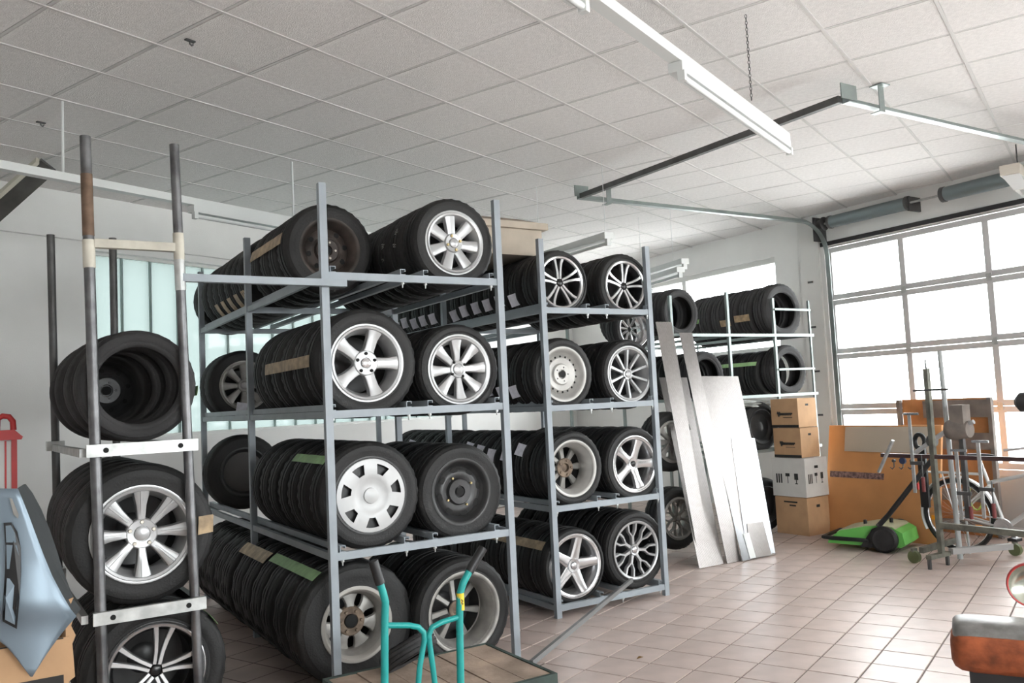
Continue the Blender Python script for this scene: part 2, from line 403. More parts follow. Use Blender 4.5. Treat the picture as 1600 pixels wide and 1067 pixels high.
def bolts(t, n, rad, y, m=bolt_m, size=.009, ph=0):
    me = MB().lathe([(-.006, 0.0001), (-.006, size*.8), (-.003, size), (.008, size)], 8).mesh('wheel_bolt', 40)
    for k in range(n):
        a = ph+2*PI*k/n; obj('wheel_bolt', me, m, t, (rad*math.cos(a), y, rad*math.sin(a)))
def disc(prof, n=32): return MB().lathe(prof, n)
def hub(t, m, y, rh, cap_m, rc=.03):
    obj('hub', disc([(y+.03, rh*1.05), (y+.006, rh), (y, rh*.92), (y+.003, rc+.004), (y+.012, rc+.002), (y+.012, .0001)]), m, t, smooth=35)
    obj('hub_cap', disc([(y+.012, rc), (y-.001, rc*.96), (y-.005, rc*.7), (y-.006, .0001)], 24), cap_m, t, smooth=40)
def alloy_face(t, T, r, style, m, m2=None, ph=PI/2):
    y0 = -.40*T; mb = MB()
    if style == 'star5':
        for k in range(5): spoke(mb, ph+2*PI*k/5, [(.035, .075, y0+.012), (.09, .058, y0+.004), (.15, .062, y0), (r-.012, .088, y0-.012)], .035)
    elif style == 'star5narrow':
        for k in range(5): spoke(mb, ph+2*PI*k/5, [(.03, .085, y0+.008), (.08, .076, y0+.002), (.14, .066, y0-.004), (r-.012, .06, y0-.016)], .04)
    elif style == 'twin5':
        for k in range(5):
            for sgn in (-1, 1): spoke(mb, ph+2*PI*k/5, [(.03, .02, y0+.006, sgn*.012), (.09, .02, y0+.002, sgn*.016), (.15, .023, y0-.002, sgn*.026), (r-.01, .030, y0-.014, sgn*.044)], .03)
    elif style == 'flat7':
        for k in range(7): spoke(mb, ph+2*PI*k/7, [(.04, .055, y0+.01), (.09, .056, y0+.003), (r-.015, .072, y0-.004)], .03)
    elif style == 'flat8':
        for k in range(8): spoke(mb, ph+2*PI*k/8, [(.035, .034, y0+.012), (.08, .040, y0+.004), (.14, .054, y0), (r-.012, .076, y0-.01)], .03)
    elif style == 'groove8':
        for k in range(8):
            spoke(mb, ph+2*PI*k/8, [(.03, .04, y0+.012), (.08, .036, y0+.004), (.14, .046, y0), (r-.012, .078, y0-.014)], .035)
            spoke(mb, ph+2*PI*k/8, [(.09, .010, y0+.001), (.14, .012, y0-.004), (r-.02, .016, y0-.017)], .01)
    elif style == 'thin10':
        for k in range(10): spoke(mb, ph+2*PI*k/10, [(.03, .02, y0+.016), (.08, .018, y0+.008), (r-.012, .026, y0-.010)], .03)
    elif style == 'ysplit':
        for k in range(7):
            a = ph+2*PI*k/7
            spoke(mb, a, [(.03, .03, y0+.012), (.08, .022, y0+.006), (.115, .03, y0+.002)], .03)
            for sgn in (-1, 1): spoke(mb, a, [(.11, .016, y0+.002, sgn*.008), (.15, .017, y0, sgn*.034), (r-.012, .02, y0-.012, sgn*.042)], .03)
    elif style == 'vee8':
        for k in range(8):
            a = ph+2*PI*k/8
            for sgn in (-1, 1): spoke(mb, a, [(.055, .014, y0+.02, sgn*.006), (.10, .016, y0+.012, sgn*.016), (r-.016, .02, y0+.004, sgn*.034)], .02)
    o = obj('spoked_face', mb, m, t, smooth=30)
    # outer ring of the casting
    obj('rim_lip', ring([(y0-.006, r-.022), (y0-.018, r-.016), (y0-.022, r-.004), (-.47*T, r+.004), (-.455*T, r+.01)], 56), m, t, smooth=40)
    return y0
def steel_face(t, T, r, m, holes, hr, hrad, y0=None, deep=True, slot=1.0, cap=None):
    y0 = -.28*T if y0 is None else y0
    obj('wheel_disc', disc([(y0-.012, r-.028), (y0+.016, r-.05), (y0+.012, hrad+hr*1.3), (y0-.006, hrad), (y0-.012, hrad-hr*1.4), (y0-.004, .085), (y0-.022, .075), (y0-.02, .036), (y0-.004, .032), (y0-.004, .0001)], 48), m, t, smooth=35)
    hm = disc([(-.0035, .0001), (-.0035, hr)], 14).mesh('vent_hole')
    for k in range(holes):
        a = 2*PI*k/holes+.2; o = obj('vent_hole', hm, hole_m, t, (hrad*math.cos(a), y0-.006, hrad*math.sin(a))); o.rotation_euler.y = -a; o.scale = (1, 1, slot)
    obj('hub_bore', disc([(y0-.0245, .0001), (y0-.0245, .027)], 20), hole_m, t)
    return y0-.02
def hubcap_face(t, T, r, m, n=7):
    y0 = -.49*T; mb = MB(); N = n*8
    rs = [.0, .05, .075, .10, .128, r-.03, r-.004, r+.006]; ys = [y0+.01, y0+.006, y0+.010, y0-.004, y0-.008, y0-.006, y0-.002, y0+.02]
    b = []
    for k in range(N):
        a = 0
        for ii, (q, y) in enumerate(zip(rs, ys)):
            kk = k+({2: .75, 3: .4, 5: -.4, 6: -.75}.get(k % 8, 0) if ii == 4 else 0); a = 2*PI*kk/N+PI/2
            b.append((max(q, .0005)*math.cos(a), y, max(q, .0005)*math.sin(a)))
    F = []; mR = len(rs)
    for k in range(N):
        k2 = (k+1) % N
        for i in range(mR-1):
            if i == 4 and k % 8 in (2, 3, 4, 5): continue
            F.append((k*mR+i, k*mR+i+1, k2*mR+i+1, k2*mR+i))
    mb.add(b, F); obj('hubcap_cover', mb, m, t, smooth=40)
    obj('hub_cap', disc([(y0+.01, .048), (y0-.006, .044), (y0-.012, .02), (y0-.012, .0001)], 24), m, t, smooth=30)
    obj('backing_disc', disc([(y0+.03, .0001), (y0+.03, r-.02)], 32), steel_black, t)
def wheel(label, u, w_, z, R, T, r, rim_m, rotz=0, group=None, tyre_m=None, lug=0, name='wheel', cat='wheel', spin=0, tilt=0):
    t = thing(name, label, cat, P(u, w_+T/2, z), ANG+rotz, group); t.rotation_euler.y = spin
    if tilt: t.rotation_euler.x = tilt
    obj('tyre', tyre_mesh(R, T, r, lug), tyre_m or rubber, t)
    if rim_m: obj('rim', barrel_mb(T, r), rim_m, t, smooth=40)
    return t
_rim_simple = {}
def simple_rim(T, r):
    k = (T, r)
    if k not in _rim_simple:
        _rim_simple[k] = ring([(-.46*T, r+.01), (-.48*T, r+.004), (-.42*T, r-.016), (-.25*T, r-.04), (-.2*T, .08), (-.26*T, .06), (-.26*T, .0003)], 32).mesh('rim', 40)
    return _rim_simple[k]
ORD = ['first', 'second', 'third', 'fourth', 'fifth', 'sixth', 'seventh', 'eighth', 'ninth', 'tenth', 'eleventh', 'twelfth', 'thirteenth', 'fourteenth', 'fifteenth']
def tyre_row(label, group, u, z, w0, n, R, T, r, rim=True, tyre_m=None, lug=0, jitter=.006, card_ang=None, card_from=0, skip=(), rimm=None, cards=None):
    w_ = w0; out = []
    pst = (1.5,) if u < -2 else (1.67, 3.3) if u < .2 else (2.25, 3.88) if u < 2 else ()
    for k in range(n):
        Rk = R
        for q_ in pst:                       # tyres stand between the rack posts, not through them
            if w_ < q_+.022 and w_+T*1.006 > q_-.022: w_ = q_+.026
        if k not in skip:
            t = thing('tyre' if not rim else 'wheel', ORD[k]+' '+label, 'tyre' if not rim else 'wheel', P(u+random.uniform(-jitter, jitter), w_+T/2, z), ANG, group)
            t.rotation_euler.y = random.uniform(0, 6)*0
            obj('tyre_body' if not rim else 'tyre', tyre_mesh(Rk, T, r, lug), tyre_m or rubber, t)
            if rim: obj('rim', simple_rim(T, r), rimm or steel_black, t)
            if card_ang is not None and k >= card_from and (cards is None or k in cards):
                a = card_ang+random.uniform(-.12, .12); d = Vector((math.cos(a), 0, math.sin(a))); tn = Vector((-math.sin(a), 0, math.cos(a)))
                c = d*(R+.012) ; hw, hh = .042, .05; ax = (Vector((0, 1, 0))*.75 + d*.55).normalized()
                mb = MB().add([c-ax*hw-tn*hh, c+ax*hw-tn*hh, c+ax*hw+tn*hh, c-ax*hw+tn*hh], [(0, 1, 2, 3)])
                n_ = ax.cross(tn)*.0015; vv = list(mb.v); mb.add([Vector(q)+n_ for q in vv], [(0, 1, 2, 3)])
                mb.f += [(0, 1, 5, 4), (1, 2, 6, 5), (2, 3, 7, 6), (3, 0, 4, 7)]
                obj('paper_label', mb, paper, t)
            out.append(t)
        w_ += T+.006
    return out
def tape(label, u, z, R, w0, w1, a, wd, m, name='adhesive_tape', group=None, skew=0):
    n = 8; mb = MB(); vv = []
    for i in range(n+1):
        w_ = w0+(w1-w0)*i/n
        for k in range(4):
            aa = a+(k/3-.5)*wd/R + skew*i/n; rr = R+.003+.0015*math.sin(i*2.2)
            vv.append(((rr)*math.cos(aa), w_, rr*math.sin(aa)))
    off = len(vv)
    vv2 = [((math.hypot(x, zz)+.0012)*x/math.hypot(x, zz), y, (math.hypot(x, zz)+.0012)*zz/math.hypot(x, zz)) for x, y, zz in vv]
    F = []
    for i in range(n):
        for k in range(3):
            q = (i*4+k, i*4+k+1, (i+1)*4+k+1, (i+1)*4+k); F.append(q); F.append(tuple(off+x for x in q[::-1]))
    for i in range(n):
        for k in (0, 3):
            F.append((i*4+k, (i+1)*4+k, off+(i+1)*4+k, off+i*4+k))
    for i in (0, n):
        for k in range(3): F.append((i*4+k, i*4+k+1, off+i*4+k+1, off+i*4+k))
    mb.add(vv+vv2, F)
    o = obj(name, mb, m, None, P(u, 0, z), ANG, smooth=40); return tag(o, label, 'tape', group)
# ------------------------------------------------------------------ racks
def hang(R, zc, zt): return math.sqrt(max(R*R-(zc-zt)**2, .0025))
def rack(label, posts, ztop, beams, cols, wd_front, wds, channels_to, name='tyre_rack', side=True):
    """posts: (u_left,u_right); wds: w of the post rows; beams: level z; cols[level] = [(u,z,R),(u,z,R)]"""
    t = thing(name, label, 'rack', P(0, 0, 0), ANG)
    uL, uR = posts; hw = .022
    for w_ in wds:
        for u_ in (uL, uR): obj('post', MB().box(u_-hw, u_+hw, w_-.02, w_+.02, 0, ztop), paint, t)
    for lv, zb in enumerate(beams):
        for w_ in wds: obj('cross_beam', MB().box(uL+hw, uR-hw, w_-.016, w_+.016, zb-.022, zb+.022), paint, t)
        for u_ in (uL, uR):
            for a, b in zip(wds, wds[1:]): obj('side_rail', MB().box(u_-.014, u_+.014, a+.02, b-.02, zb-.02, zb+.02), paint, t)
        zt = zb+.058
        for (u_, z_, R_) in cols[lv]:
            hd = hang(R_, z_, zt)
            for sg in (-1, 1):
                x = u_+sg*hd; x = min(max(x, uL+hw+.018), uR-hw-.018)
                ci = x+sg*.016
                zt2 = zt
                mb = MB(); a, b = wds[0]-.012, wds[-1]+.02        # open C channel
                mb.box(ci-.017, ci-.013, a, b, zb+.022, zt2).box(ci-.013, ci+.017, a, b, zt2-.004, zt2).box(ci-.013, ci+.017, a, b, zb+.022, zb+.026).box(ci+.013, ci+.017, a, b, zb+.042, zt2-.004)
                obj('support_channel', mb, paint, t)
                obj('bolt', MB().lathe([(zb-.055, .0001), (zb-.055, .004), (zb-.034, .005), (zb-.034, .011), (zb-.022, .011), (zb-.022, .0001)], 8, axis='Z'), galv, t, (ci, wds[0], 0))
    return t
A_cols = [[(-.90, 2.66, .305), (-.294, 2.625, .29)], [(-.912, 1.872, .325), (-.297, 1.822, .288)], [(-.918, 1.098, .315), (-.32, 1.062, .298)]]
rack('tall blue-grey steel tyre rack behind the teal hand truck', (-1.17, 0.0), 2.915, [2.375, 1.578, .782], A_cols, 0, [0, 1.67, 3.3], 3.3)
B_cols = [[(.957, 2.505, .258), (1.592, 2.497, .27)], [(.935, 1.795, .283), (1.585, 1.782, .283)], [(.98, 1.075, .287), (1.586, 1.06, .30)], [(.95, .345, .285), (1.55, .385, .31)]]
rack('blue-grey steel tyre rack standing beside the leaning metal plates', (.75, 1.80), 2.825, [2.28, 1.539, .791, .07], B_cols, .62, [.62, 2.25, 3.88], 3.9)
# ---- rack A wheels
F_ = .025
t = wheel('wheel with rusty black steel rim on the top shelf beside the silver seven-spoke wheel', -.90, .62, 2.66, .305, .21, .195, steel_rust)
y = steel_face(t, .21, .195, steel_rust, 8, .018, .125, -.02); bolts(t, 5, .055, y)
t = wheel('silver seven-spoke wheel with four brassy bolts on the top shelf', -.294, F_, 2.625, .29, .19, .195, alloy)
y = alloy_face(t, .19, .195, 'flat7', alloy, ph=PI/2+.12); hub(t, alloy, y-.004, .062, alloy); bolts(t, 4, .046, y-.006, bolt_gold, .010, .3)
t = wheel('silver five-spoke alloy wheel on the shelf above the white hubcap wheel', -.912, F_, 1.872, .325, .225, .220, alloy)
y = alloy_face(t, .225, .220, 'star5', alloy, ph=PI/2-.33); hub(t, alloy, y, .075, chrome); bolts(t, 5, .056, y-.004, hole_m, .010, .3)
t = wheel('silver eight-spoke alloy wheel beside the five-spoke wheel on the middle shelf', -.297, F_, 1.822, .288, .20, .208, alloy)
y = alloy_face(t, .20, .208, 'flat8', alloy, ph=PI/2+.05); hub(t, alloy, y+.002, .055, alloy, .034); bolts(t, 4, .052, y+.002, hole_m, .009, .6)
t = wheel('wheel with seven-spoke white plastic hubcap above the worn off-road wheel', -.918, F_, 1.098, .315, .205, .215, steel_black)
hubcap_face(t, .205, .215, cap_white)
t = wheel('wheel with plain black steel rim beside the white hubcap wheel', -.32, F_, 1.062, .298, .20, .195, steel_black)
y = steel_face(t, .20, .195, steel_black, 8, .017, .135, -.05, slot=1.5); bolts(t, 4, .095, y+.004, bolt_gold, .008, .5)
t = wheel('worn off-road wheel with grey eight-spoke alloy on the floor behind the hand truck', -1.0, .10, .362, .36, .25, .205, alloy_dull, lug=.006, tyre_m=rubber)
mb = MB(); yd = -.02
for k in range(7): spoke(mb, PI/2+2*PI*k/7, [(.06, .052, yd), (.10, .046, yd+.002), (.135, .075, yd+.006), (.165, .125, yd+.012)], .02)
obj('spoked_face', mb, alloy_dull, t, smooth=30); obj('rim_lip', ring([(-.36*.25, .182), (-.45*.25, .190), (-.485*.25, .198), (-.485*.25, .212), (-.46*.25, .216)], 56), mat('cream_grey_rim_lip', (.42, .40, .37), .5, .2), t, smooth=40)
hub(t, brake, yd-.004, .085, hole_m, .04); bolts(t, 6, .062, yd-.008, brake)
t = wheel('wheel lying reversed with deep grey barrel on the floor behind the wooden cart', -.335, F_, .332, .332, .24, .235, alloy_dull)
mb = MB()
for k in range(7): spoke(mb, PI/2+2*PI*k/7, [(.05, .03, .02), (.10, .028, .03), (.19, .04, .05)], .02)
obj('spoked_face', mb, alloy_dull, t, smooth=30); obj('hub', disc([(.0, .05), (-.004, .045), (-.004, .03), (.02, .028), (.02, .0001)]), brake, t, smooth=35)
obj('inner_barrel', ring([(-.45*.24, .222), (-.2*.24, .205), (.1*.24, .20), (.2*.24, .19)], 48), steel_silver, t, smooth=40)
# rows behind the front wheels
G_ = 'tyres in the rows behind the front wheels'
tyre_row('tyre behind the rusty black rim on the top shelf', 'top shelf row behind the rusty rim', -.90, 2.66, .84, 11, .305, .205, .195)
r1row = tyre_row('tyre behind the brassy-bolted silver wheel on the top shelf', 'top shelf row behind the brassy-bolted wheel', -.294, 2.625, .225, 7, .29, .19, .195)
tyre_row('tyre behind the silver five-spoke alloy wheel on the middle shelf', 'middle shelf row behind the five-spoke wheel', -.912, 1.872, .26, 5, .325, .22, .22)
tyre_row('tyre behind the silver eight-spoke wheel on the middle shelf', 'middle shelf row behind the eight-spoke wheel', -.297, 1.822, .235, 4, .288, .20, .208)
tyre_row('tyre behind the white hubcap wheel', 'lower shelf row behind the hubcap wheel', -.918, 1.098, .24, 6, .315, .205, .215)
tyre_row('tyre behind the plain black steel rim', 'lower shelf row behind the black rim', -.32, 1.062, .235, 4, .298, .20, .195)
tyre_row('knobbly tyre behind the worn off-road wheel on the floor', 'floor row behind the off-road wheel', -1.0, .362, .36, 10, .36, .25, .205, lug=.006)
tyre_row('tyre behind the reversed wheel on the floor', 'floor row behind the reversed wheel', -.335, .332, .275, 3, .332, .24, .235)
chalk = mat('white_chalk', (.5, .5, .48), .9)
for tt, a0, n in ((r1row[0], PI*.86, 9), (r1row[0], PI*.97, 6), (r1row[1], PI*.93, 8), (r1row[1], PI*1.04, 5)):
    obj('chalk_scribble', MB().tube([(.2915*math.cos(a0+.018*i), .022*math.sin(i*2.1)-.02+random.uniform(-.01, .01), .2915*math.sin(a0+.018*i)) for i in range(n)], .0016, 4), chalk, tt)
# far bay of rack A
t = wheel('shadowed dark wheel with grey spokes at the far bay of the middle shelf', -.91, 2.85, 1.857, .31, .2, .205, alloy_dull)
y = alloy_face(t, .2, .205, 'flat8', alloy_dull); hub(t, alloy_dull, y, .055, alloy)
for x_, z_ in ((.16, .02), (-.05, -.21)): obj('paper_label', MB().bar((x_, y-.03, z_-.06), (x_+.02, y-.035, z_+.06), .09, .002, (0, 1, 0)), paper, t)
tyre_row('tyre behind the shadowed grey-spoked wheel at the far bay', 'far bay middle shelf tyres', -.91, 1.857, 3.06, 1, .31, .2, .205)
t = wheel('large dark wheel with plain grey disc at the far bay of the lower shelf', -.915, 2.9, 1.105, .325, .22, .2, steel_black)
obj('wheel_disc', disc([(-.06, .195), (-.075, .12), (-.08, .0001)]), mat('dark_grey_disc', (.09, .085, .082), .6), t, smooth=40)
for x_, z_ in ((.20, -.02), (.10, -.12)): obj('paper_label', MB().bar((x_, -.125, z_-.06), (x_+.05, -.13, z_+.06), .06, .002, (0, 1, 0)), paper, t)
# tapes on rack A
tape('brown tape strip across the tyres behind the rusty rim on the top shelf', -.90, 2.66, .306, .70, 1.45, PI*.93, .075, tape_brown)
for k in range(5):
    w0 = 1.75+k*.215; tape(ORD[k]+' brown paper sticker back along the top shelf tyre treads', -.90, 2.66, .306, w0, w0+.11, PI*1.22, .17, tape_brown, 'paper_sticker', 'brown stickers on the top shelf tyres')
tape('brown tape strip across tyres behind the silver five-spoke wheel', -.912, 1.872, .326, .10, 1.02, PI*.98, .07, tape_brown)
tape('green tape strip across tyres behind the white hubcap wheel', -.918, 1.098, .316, .12, .72, PI*.76, .06, tape_green)
tape('green tape strip across the knobbly tyres on the floor', -1.0, .362, .362, .16, 1.05, PI*.70, .07, tape_green)
tape('dark brown tape strip across the knobbly tyres beyond the green tape', -1.0, .362, .362, 1.1, 1.75, PI*.72, .09, tape_brown)
# ---- rack B wheels
FB = .645
for u_, z_, R_, lb in ((.957, 2.505, .258, 'black and polished twin-spoke wheel on the top shelf next to the beige foam box'), (1.592, 2.497, .27, 'black and polished twin-spoke wheel on the top shelf above the leaning plates')):
    t = wheel(lb, u_, FB, z_, R_, .205, .205, gloss_black)
    y = alloy_face(t, .205, .205, 'twin5', chrome, ph=PI/2+(.05 if u_ < 1 else -.1)); hub(t, gloss_black, y+.008, .035, gloss_black, .024)
t = wheel('silver steel wheel with a ring of round holes', .935, FB, 1.795, .283, .195, .20, steel_silver)
y = steel_face(t, .195, .2, steel_silver, 18, .009, .137, -.05); bolts(t, 5, .055, y+.004, hole_m, .007)
t = wheel('silver ten-spoke alloy wheel beside the steel wheel with round holes', 1.585, FB, 1.782, .283, .205, .215, alloy)
y = alloy_face(t, .205, .215, 'thin10', alloy); hub(t, alloy, y+.006, .05, alloy, .026); bolts(t, 5, .045, y+.006, hole_m, .006)
t = wheel('reversed grey wheel with rust-brown hub on the shelf above the star wheel', .98, FB, 1.075, .287, .215, .205, steel_silver)
mb = MB()
for k in range(8): spoke(mb, PI/2+2*PI*k/8, [(.05, .035, .03), (.10, .034, .04), (.165, .05, .055)], .02)
obj('spoked_face', mb, alloy_dull, t, smooth=30); obj('hub', disc([(.012, .075), (.006, .07), (.006, .035), (.03, .03), (.03, .0001)]), brake, t, smooth=35); bolts(t, 5, .055, .004, brake, .01)
obj('inner_barrel', ring([(-.45*.215, .192), (-.2*.215, .178), (.1*.215, .174), (.25*.215, .165)], 48), steel_silver, t, smooth=40)
t = wheel('polished five-spoke alloy wheel above the many-spoked wheel', 1.586, FB, 1.06, .30, .215, .215, chrome)
y = alloy_face(t, .215, .215, 'star5', chrome, ph=PI/2-.35); hub(t, chrome, y+.006, .05, gloss_black, .022)
t = wheel('chrome five-point star alloy wheel on the bottom shelf', .95, FB, .345, .285, .235, .228, chrome)
y = alloy_face(t, .235, .228, 'star5narrow', chrome, ph=PI/2-.25); hub(t, chrome, y, .055, chrome, .026)
t = wheel('silver forked-spoke alloy wheel on the bottom shelf beside the chrome star wheel', 1.55, FB, .385, .31, .235, .228, gloss_black)
y = alloy_face(t, .235, .228, 'ysplit', alloy, ph=PI/2+.1); hub(t, alloy, y+.002, .045, chrome, .026)
Bl = [(.957, 2.505, .258, .205, .205, PI*1.12, 'row behind the twin-spoke wheel near the foam box', 12, 0), (.935, 1.795, .283, .195, .2, PI*1.1, 'row behind the round-holed steel wheel', 5, 0),
      (.98, 1.075, .287, .215, .205, PI*.86, 'row behind the reversed wheel with rusty hub', 12, 0), (.95, .345, .285, .235, .228, None, 'row behind the chrome star wheel', 8, 0)]
for u_, z_, R_, T_, r_, ca, nm, n, cf in Bl:
    tyre_row(('paper-labelled tyre in the ' if ca else 'tyre in the ')+nm, nm, u_, z_, FB+T_+.01, n, R_, T_-.012, r_, card_ang=ca)
Br = [(1.592, 2.497, .27, .205, .205, 'row behind the twin-spoke wheel above the plates', 5), (1.585, 1.782, .283, .205, .215, 'row behind the ten-spoke wheel', 3),
      (1.586, 1.06, .30, .215, .215, 'row behind the polished five-spoke wheel', 5), (1.55, .385, .31, .235, .228, 'row behind the forked-spoke wheel', 5)]
for u_, z_, R_, T_, r_, nm, n in Br: tyre_row('tyre in the '+nm, nm, u_, z_, FB+T_+.01, n, R_, T_-.012, r_)
tape('brown tape strip across the tyres behind the chrome star wheel', .95, .345, .286, .72, 1.5, PI*.80, .07, tape_brown)
# bright wheel seen below the top shelf of rack B
q = pw(987, 514, 2.4)
t = wheel('reversed bright alloy wheel glimpsed under the top shelf behind the ten-spoke wheel', q.x, 2.35, q.z, .26, .2, .19, chrome)
mb = MB()
for k in range(9): spoke(mb, PI/2+2*PI*k/9, [(.03, .02, -.02), (.10, .02, -.01), (.165, .03, .0)], .02)
obj('spoked_face', mb, chrome, t, smooth=30)
# ------------------------------------------------------------------ pipe rack (left)
CW = -.05
def cu(x, y, w_=CW): q = pw(x, y, w_); return q
t = thing('pipe_rack', 'narrow tyre rack of bare steel pipes with galvanised cross bars', 'rack', P(0, 0, 0), ANG)
def pole(x0, z0, x1, z1, y, r, segs):
    # vertical-ish pole from (x0,z0) to (x1,z1) at depth y; segs: list of (z_from,z_to,material,extra radius)
    for i, (a, b, m, e) in enumerate(segs):
        f = lambda z: x0+(x1-x0)*(z-z0)/(z1-z0)
        obj('pole' if i == 0 else 'pole_sleeve', MB().tube([(f(a), y, a), (f(b), y, b)], r+e, 14), m, t, smooth=40)
pole(-2.342, 0, -2.396, 3.022, CW, .026, [(0, 3.022, pipe_m, 0), (2.52, 2.83, pipe_rust, .0015), (2.36, 2.50, white_old, .003)])
pole(-1.905, 0, -1.978, 3.03, CW, .024, [(0, 3.03, pipe_m, 0), (2.42, 2.56, white_old, .003), (2.26, 2.42, galv, .003)])
pole(-2.43, 0, -2.466, 2.823, 1.5, .024, [(0, 2.823, dark_steel, 0)])
pole(-2.09, 0, -2.10, 2.824, 1.5, .024, [(0, 2.824, dark_steel, 0)])
obj('welded_tie_bar', MB().box(-2.362, -1.985, CW-.02, CW+.02, 2.462, 2.505), white_old, t)
for z_, a, b in ((1.462, -2.412, -1.900), (.665, -2.391, -1.876)):
    obj('cross_bar', MB().box(a, b, CW-.055, CW-.028, z_-.03, z_+.03), galv, t)
    for x in (a+.085, b-.085): obj('bolt_hole', MB().lathe([(CW-.0565, .0001), (CW-.0565, .013)], 16), hole_m, t, (x, 0, z_))
    for x, x2 in ((-2.42, -2.46), (-1.905, -1.945)):
        obj('side_rail', MB().bar((x, CW+.03, z_-.01), (x2, 1.55, z_-.01), .03, .04), galv if x < -2 else dark_steel, t)
    obj('rail_clamp', MB().box(-2.50, -2.40, 1.44, 1.56, z_-.03, z_+.03), galv, t)
tb_ = obj('tie_beam', MB().box(-1.955, -1.06, -.075, -.035, 2.306, 2.346), paint, None, P(0, 0, 0), ANG)
tag(tb_, 'blue-grey steel beam tying the pipe rack to the tall tyre rack', 'beam')
# wheels on the pipe rack (tread axis along w)
def on_bar(z, R): return z
t = wheel('large silver eight-spoke alloy wheel held between steel pipes', -2.155, -.01, 1.03, .352, .25, .232, alloy, tyre_m=rubber)
y = alloy_face(t, .25, .232, 'groove8', alloy, ph=-PI/2); hub(t, alloy, y+.002, .075, alloy, .036); bolts(t, 5, .058, y, bolt_m, .010, .3)
tyre_row('large tyre behind the eight-spoke alloy wheel in the pipe rack', 'pipe rack middle row', -2.165, 1.03, .26, 4, .352, .24, .232)
t = wheel('black and polished twin-spoke wheel at the bottom of the pipe rack', -2.10, -.01, .345, .345, .24, .235, gloss_black)
y = alloy_face(t, .24, .235, 'twin5', chrome, ph=PI/2-.2); hub(t, gloss_black, y+.008, .04, gloss_black, .026)
tyre_row('large tyre behind the black and polished wheel in the pipe rack', 'pipe rack bottom row', -2.12, .345, .25, 3, .345, .24, .235)
for k, (du, ww, R_, z_) in enumerate(((0, -.02, .285, 1.775), (-.02, .235, .29, 1.78), (-.035, .60, .295, 1.785))):
    lb = ('bare worn tyre at the front of the pipe rack top level', 'bare worn tyre second in the pipe rack top row', 'bare worn tyre at the wall end of the pipe rack top row')[k]
    wheel(lb, -2.165+du, ww, z_, R_, .21, .2, None, name='worn_tyre', cat='tyre', tyre_m=rubber_grey)
t = wheel('tyre with black steel rim deep inside the pipe rack top row', -2.21, .90, 1.785, .295, .21, .2, steel_black); y = steel_face(t, .21, .2, steel_black, 8, .014, .12); bolts(t, 5, .05, y, dark_steel, .007)
tag(obj('paper_sticker', MB().add([(.262, -.0015, -.035), (.338, .004, -.028), (.342, .004, .062), (.268, -.0015, .058), (.262, -.0035, -.035), (.338, .001, -.028), (.342, .001, .062), (.268, -.0035, .058)], [(0, 1, 2, 3), (7, 6, 5, 4), (0, 4, 5, 1), (1, 5, 6, 2), (2, 6, 7, 3), (3, 7, 4, 0)]), tape_brown, None, P(-2.155, -.0125, 1.03), ANG), 'brown paper sticker on the sidewall of the large eight-spoke wheel', 'sticker')
tape('green tape strip over the tyre at the bottom of the pipe rack', -2.10, .345, .346, .0, .22, PI*.20, .06, tape_green)
tape('green tape scrap on the front tyre of the pipe rack top level', -2.165, 1.775, .288, .0, .06, -.12, .05, tape_green)
# ------------------------------------------------------------------ rear rack D
DW = 2.08
dq = lambda x, y: pw(x, y, DW)
t = thing('rear_rack', 'light grey tyre rack of bare tyres below the strip window', 'rack', P(0, 0, 0), ANG)
DL = 1.9
rp = [(dq(1046, 465).x, dq(1046, 462).z), (dq(1134, 456).x, dq(1134, 456).z), (dq(1206, 466).x, dq(1206, 466).z), (dq(1262, 470).x, dq(1262, 470).z)]
for k, (u_, zt) in enumerate(rp):
    hw_ = .016 if k != 3 else .011
    obj('post', MB().box(u_-hw_, u_+hw_, DW-hw_, DW+hw_, 0, zt), greensteel, t)
    obj('post', MB().box(u_-hw_, u_+hw_, DW+DL-hw_, DW+DL+hw_, 0, zt), greensteel, t)
dz = [dq(1206, 524).z, dq(1225, 617).z, dq(1195, 704).z]
for zb in dz:
    for w_ in (DW-.028, DW+DL+.028): obj('cross_beam', MB().box(rp[0][0]-.02, rp[3][0]+.02, w_-.012, w_+.012, zb-.016, zb+.016), greensteel, t)
    for (u_, _) in rp: obj('side_rail', MB().box(u_-.010, u_+.010, DW+.02, DW+DL-.02, zb-.016, zb+.016), greensteel, t)
for y_ in (484, 577): zb = dq(1230, y_).z; obj('guard_bar', MB().box(rp[2][0], rp[3][0], DW-.035, DW-.02, zb-.012, zb+.012), greensteel, t)
def dtyre(lb, u_, w_, z_, R_, T_=.2, r_=None): return wheel(lb, u_, w_, z_, R_, T_, r_ or R_*.66, None, name='bare_tyre', cat='tyre', tyre_m=rubber_grey)
ua, za_ = dq(1226, 478).x, dz[0]+.30
dtyre('bare tyre at the front of the rear rack top shelf beside the garage door track', ua, DW+.02, za_, .325)
tyre_row('bare tyre behind the front one beside the garage door track', 'rear rack top row', ua, za_-.01, DW+.235, 5, .322, .22, .215, rim=False, tyre_m=rubber_grey)
ub, zb_ = dq(1072, 485).x, dz[0]+.255
dtyre('bare tyre on the rear rack top shelf with a scrap of green tape', ub, DW+.08, zb_, .272)
tyre_row('bare tyre behind the one with green tape scrap on the rear rack', 'rear rack top row by the second rack', ub, zb_, DW+.31, 4, .272, .22, .18, rim=False, tyre_m=rubber_grey)
uc, zc_ = dq(1237, 576).x, dz[1]+.29
dtyre('bare tyre at the front of the rear rack middle shelf above the carton stack', uc, DW+.02, zc_, .30)
tyre_row('bare tyre behind the front one above the carton stack', 'rear rack middle row', uc-.06, zc_-.025, DW+.235, 4, .275, .21, .185, rim=False, tyre_m=rubber)
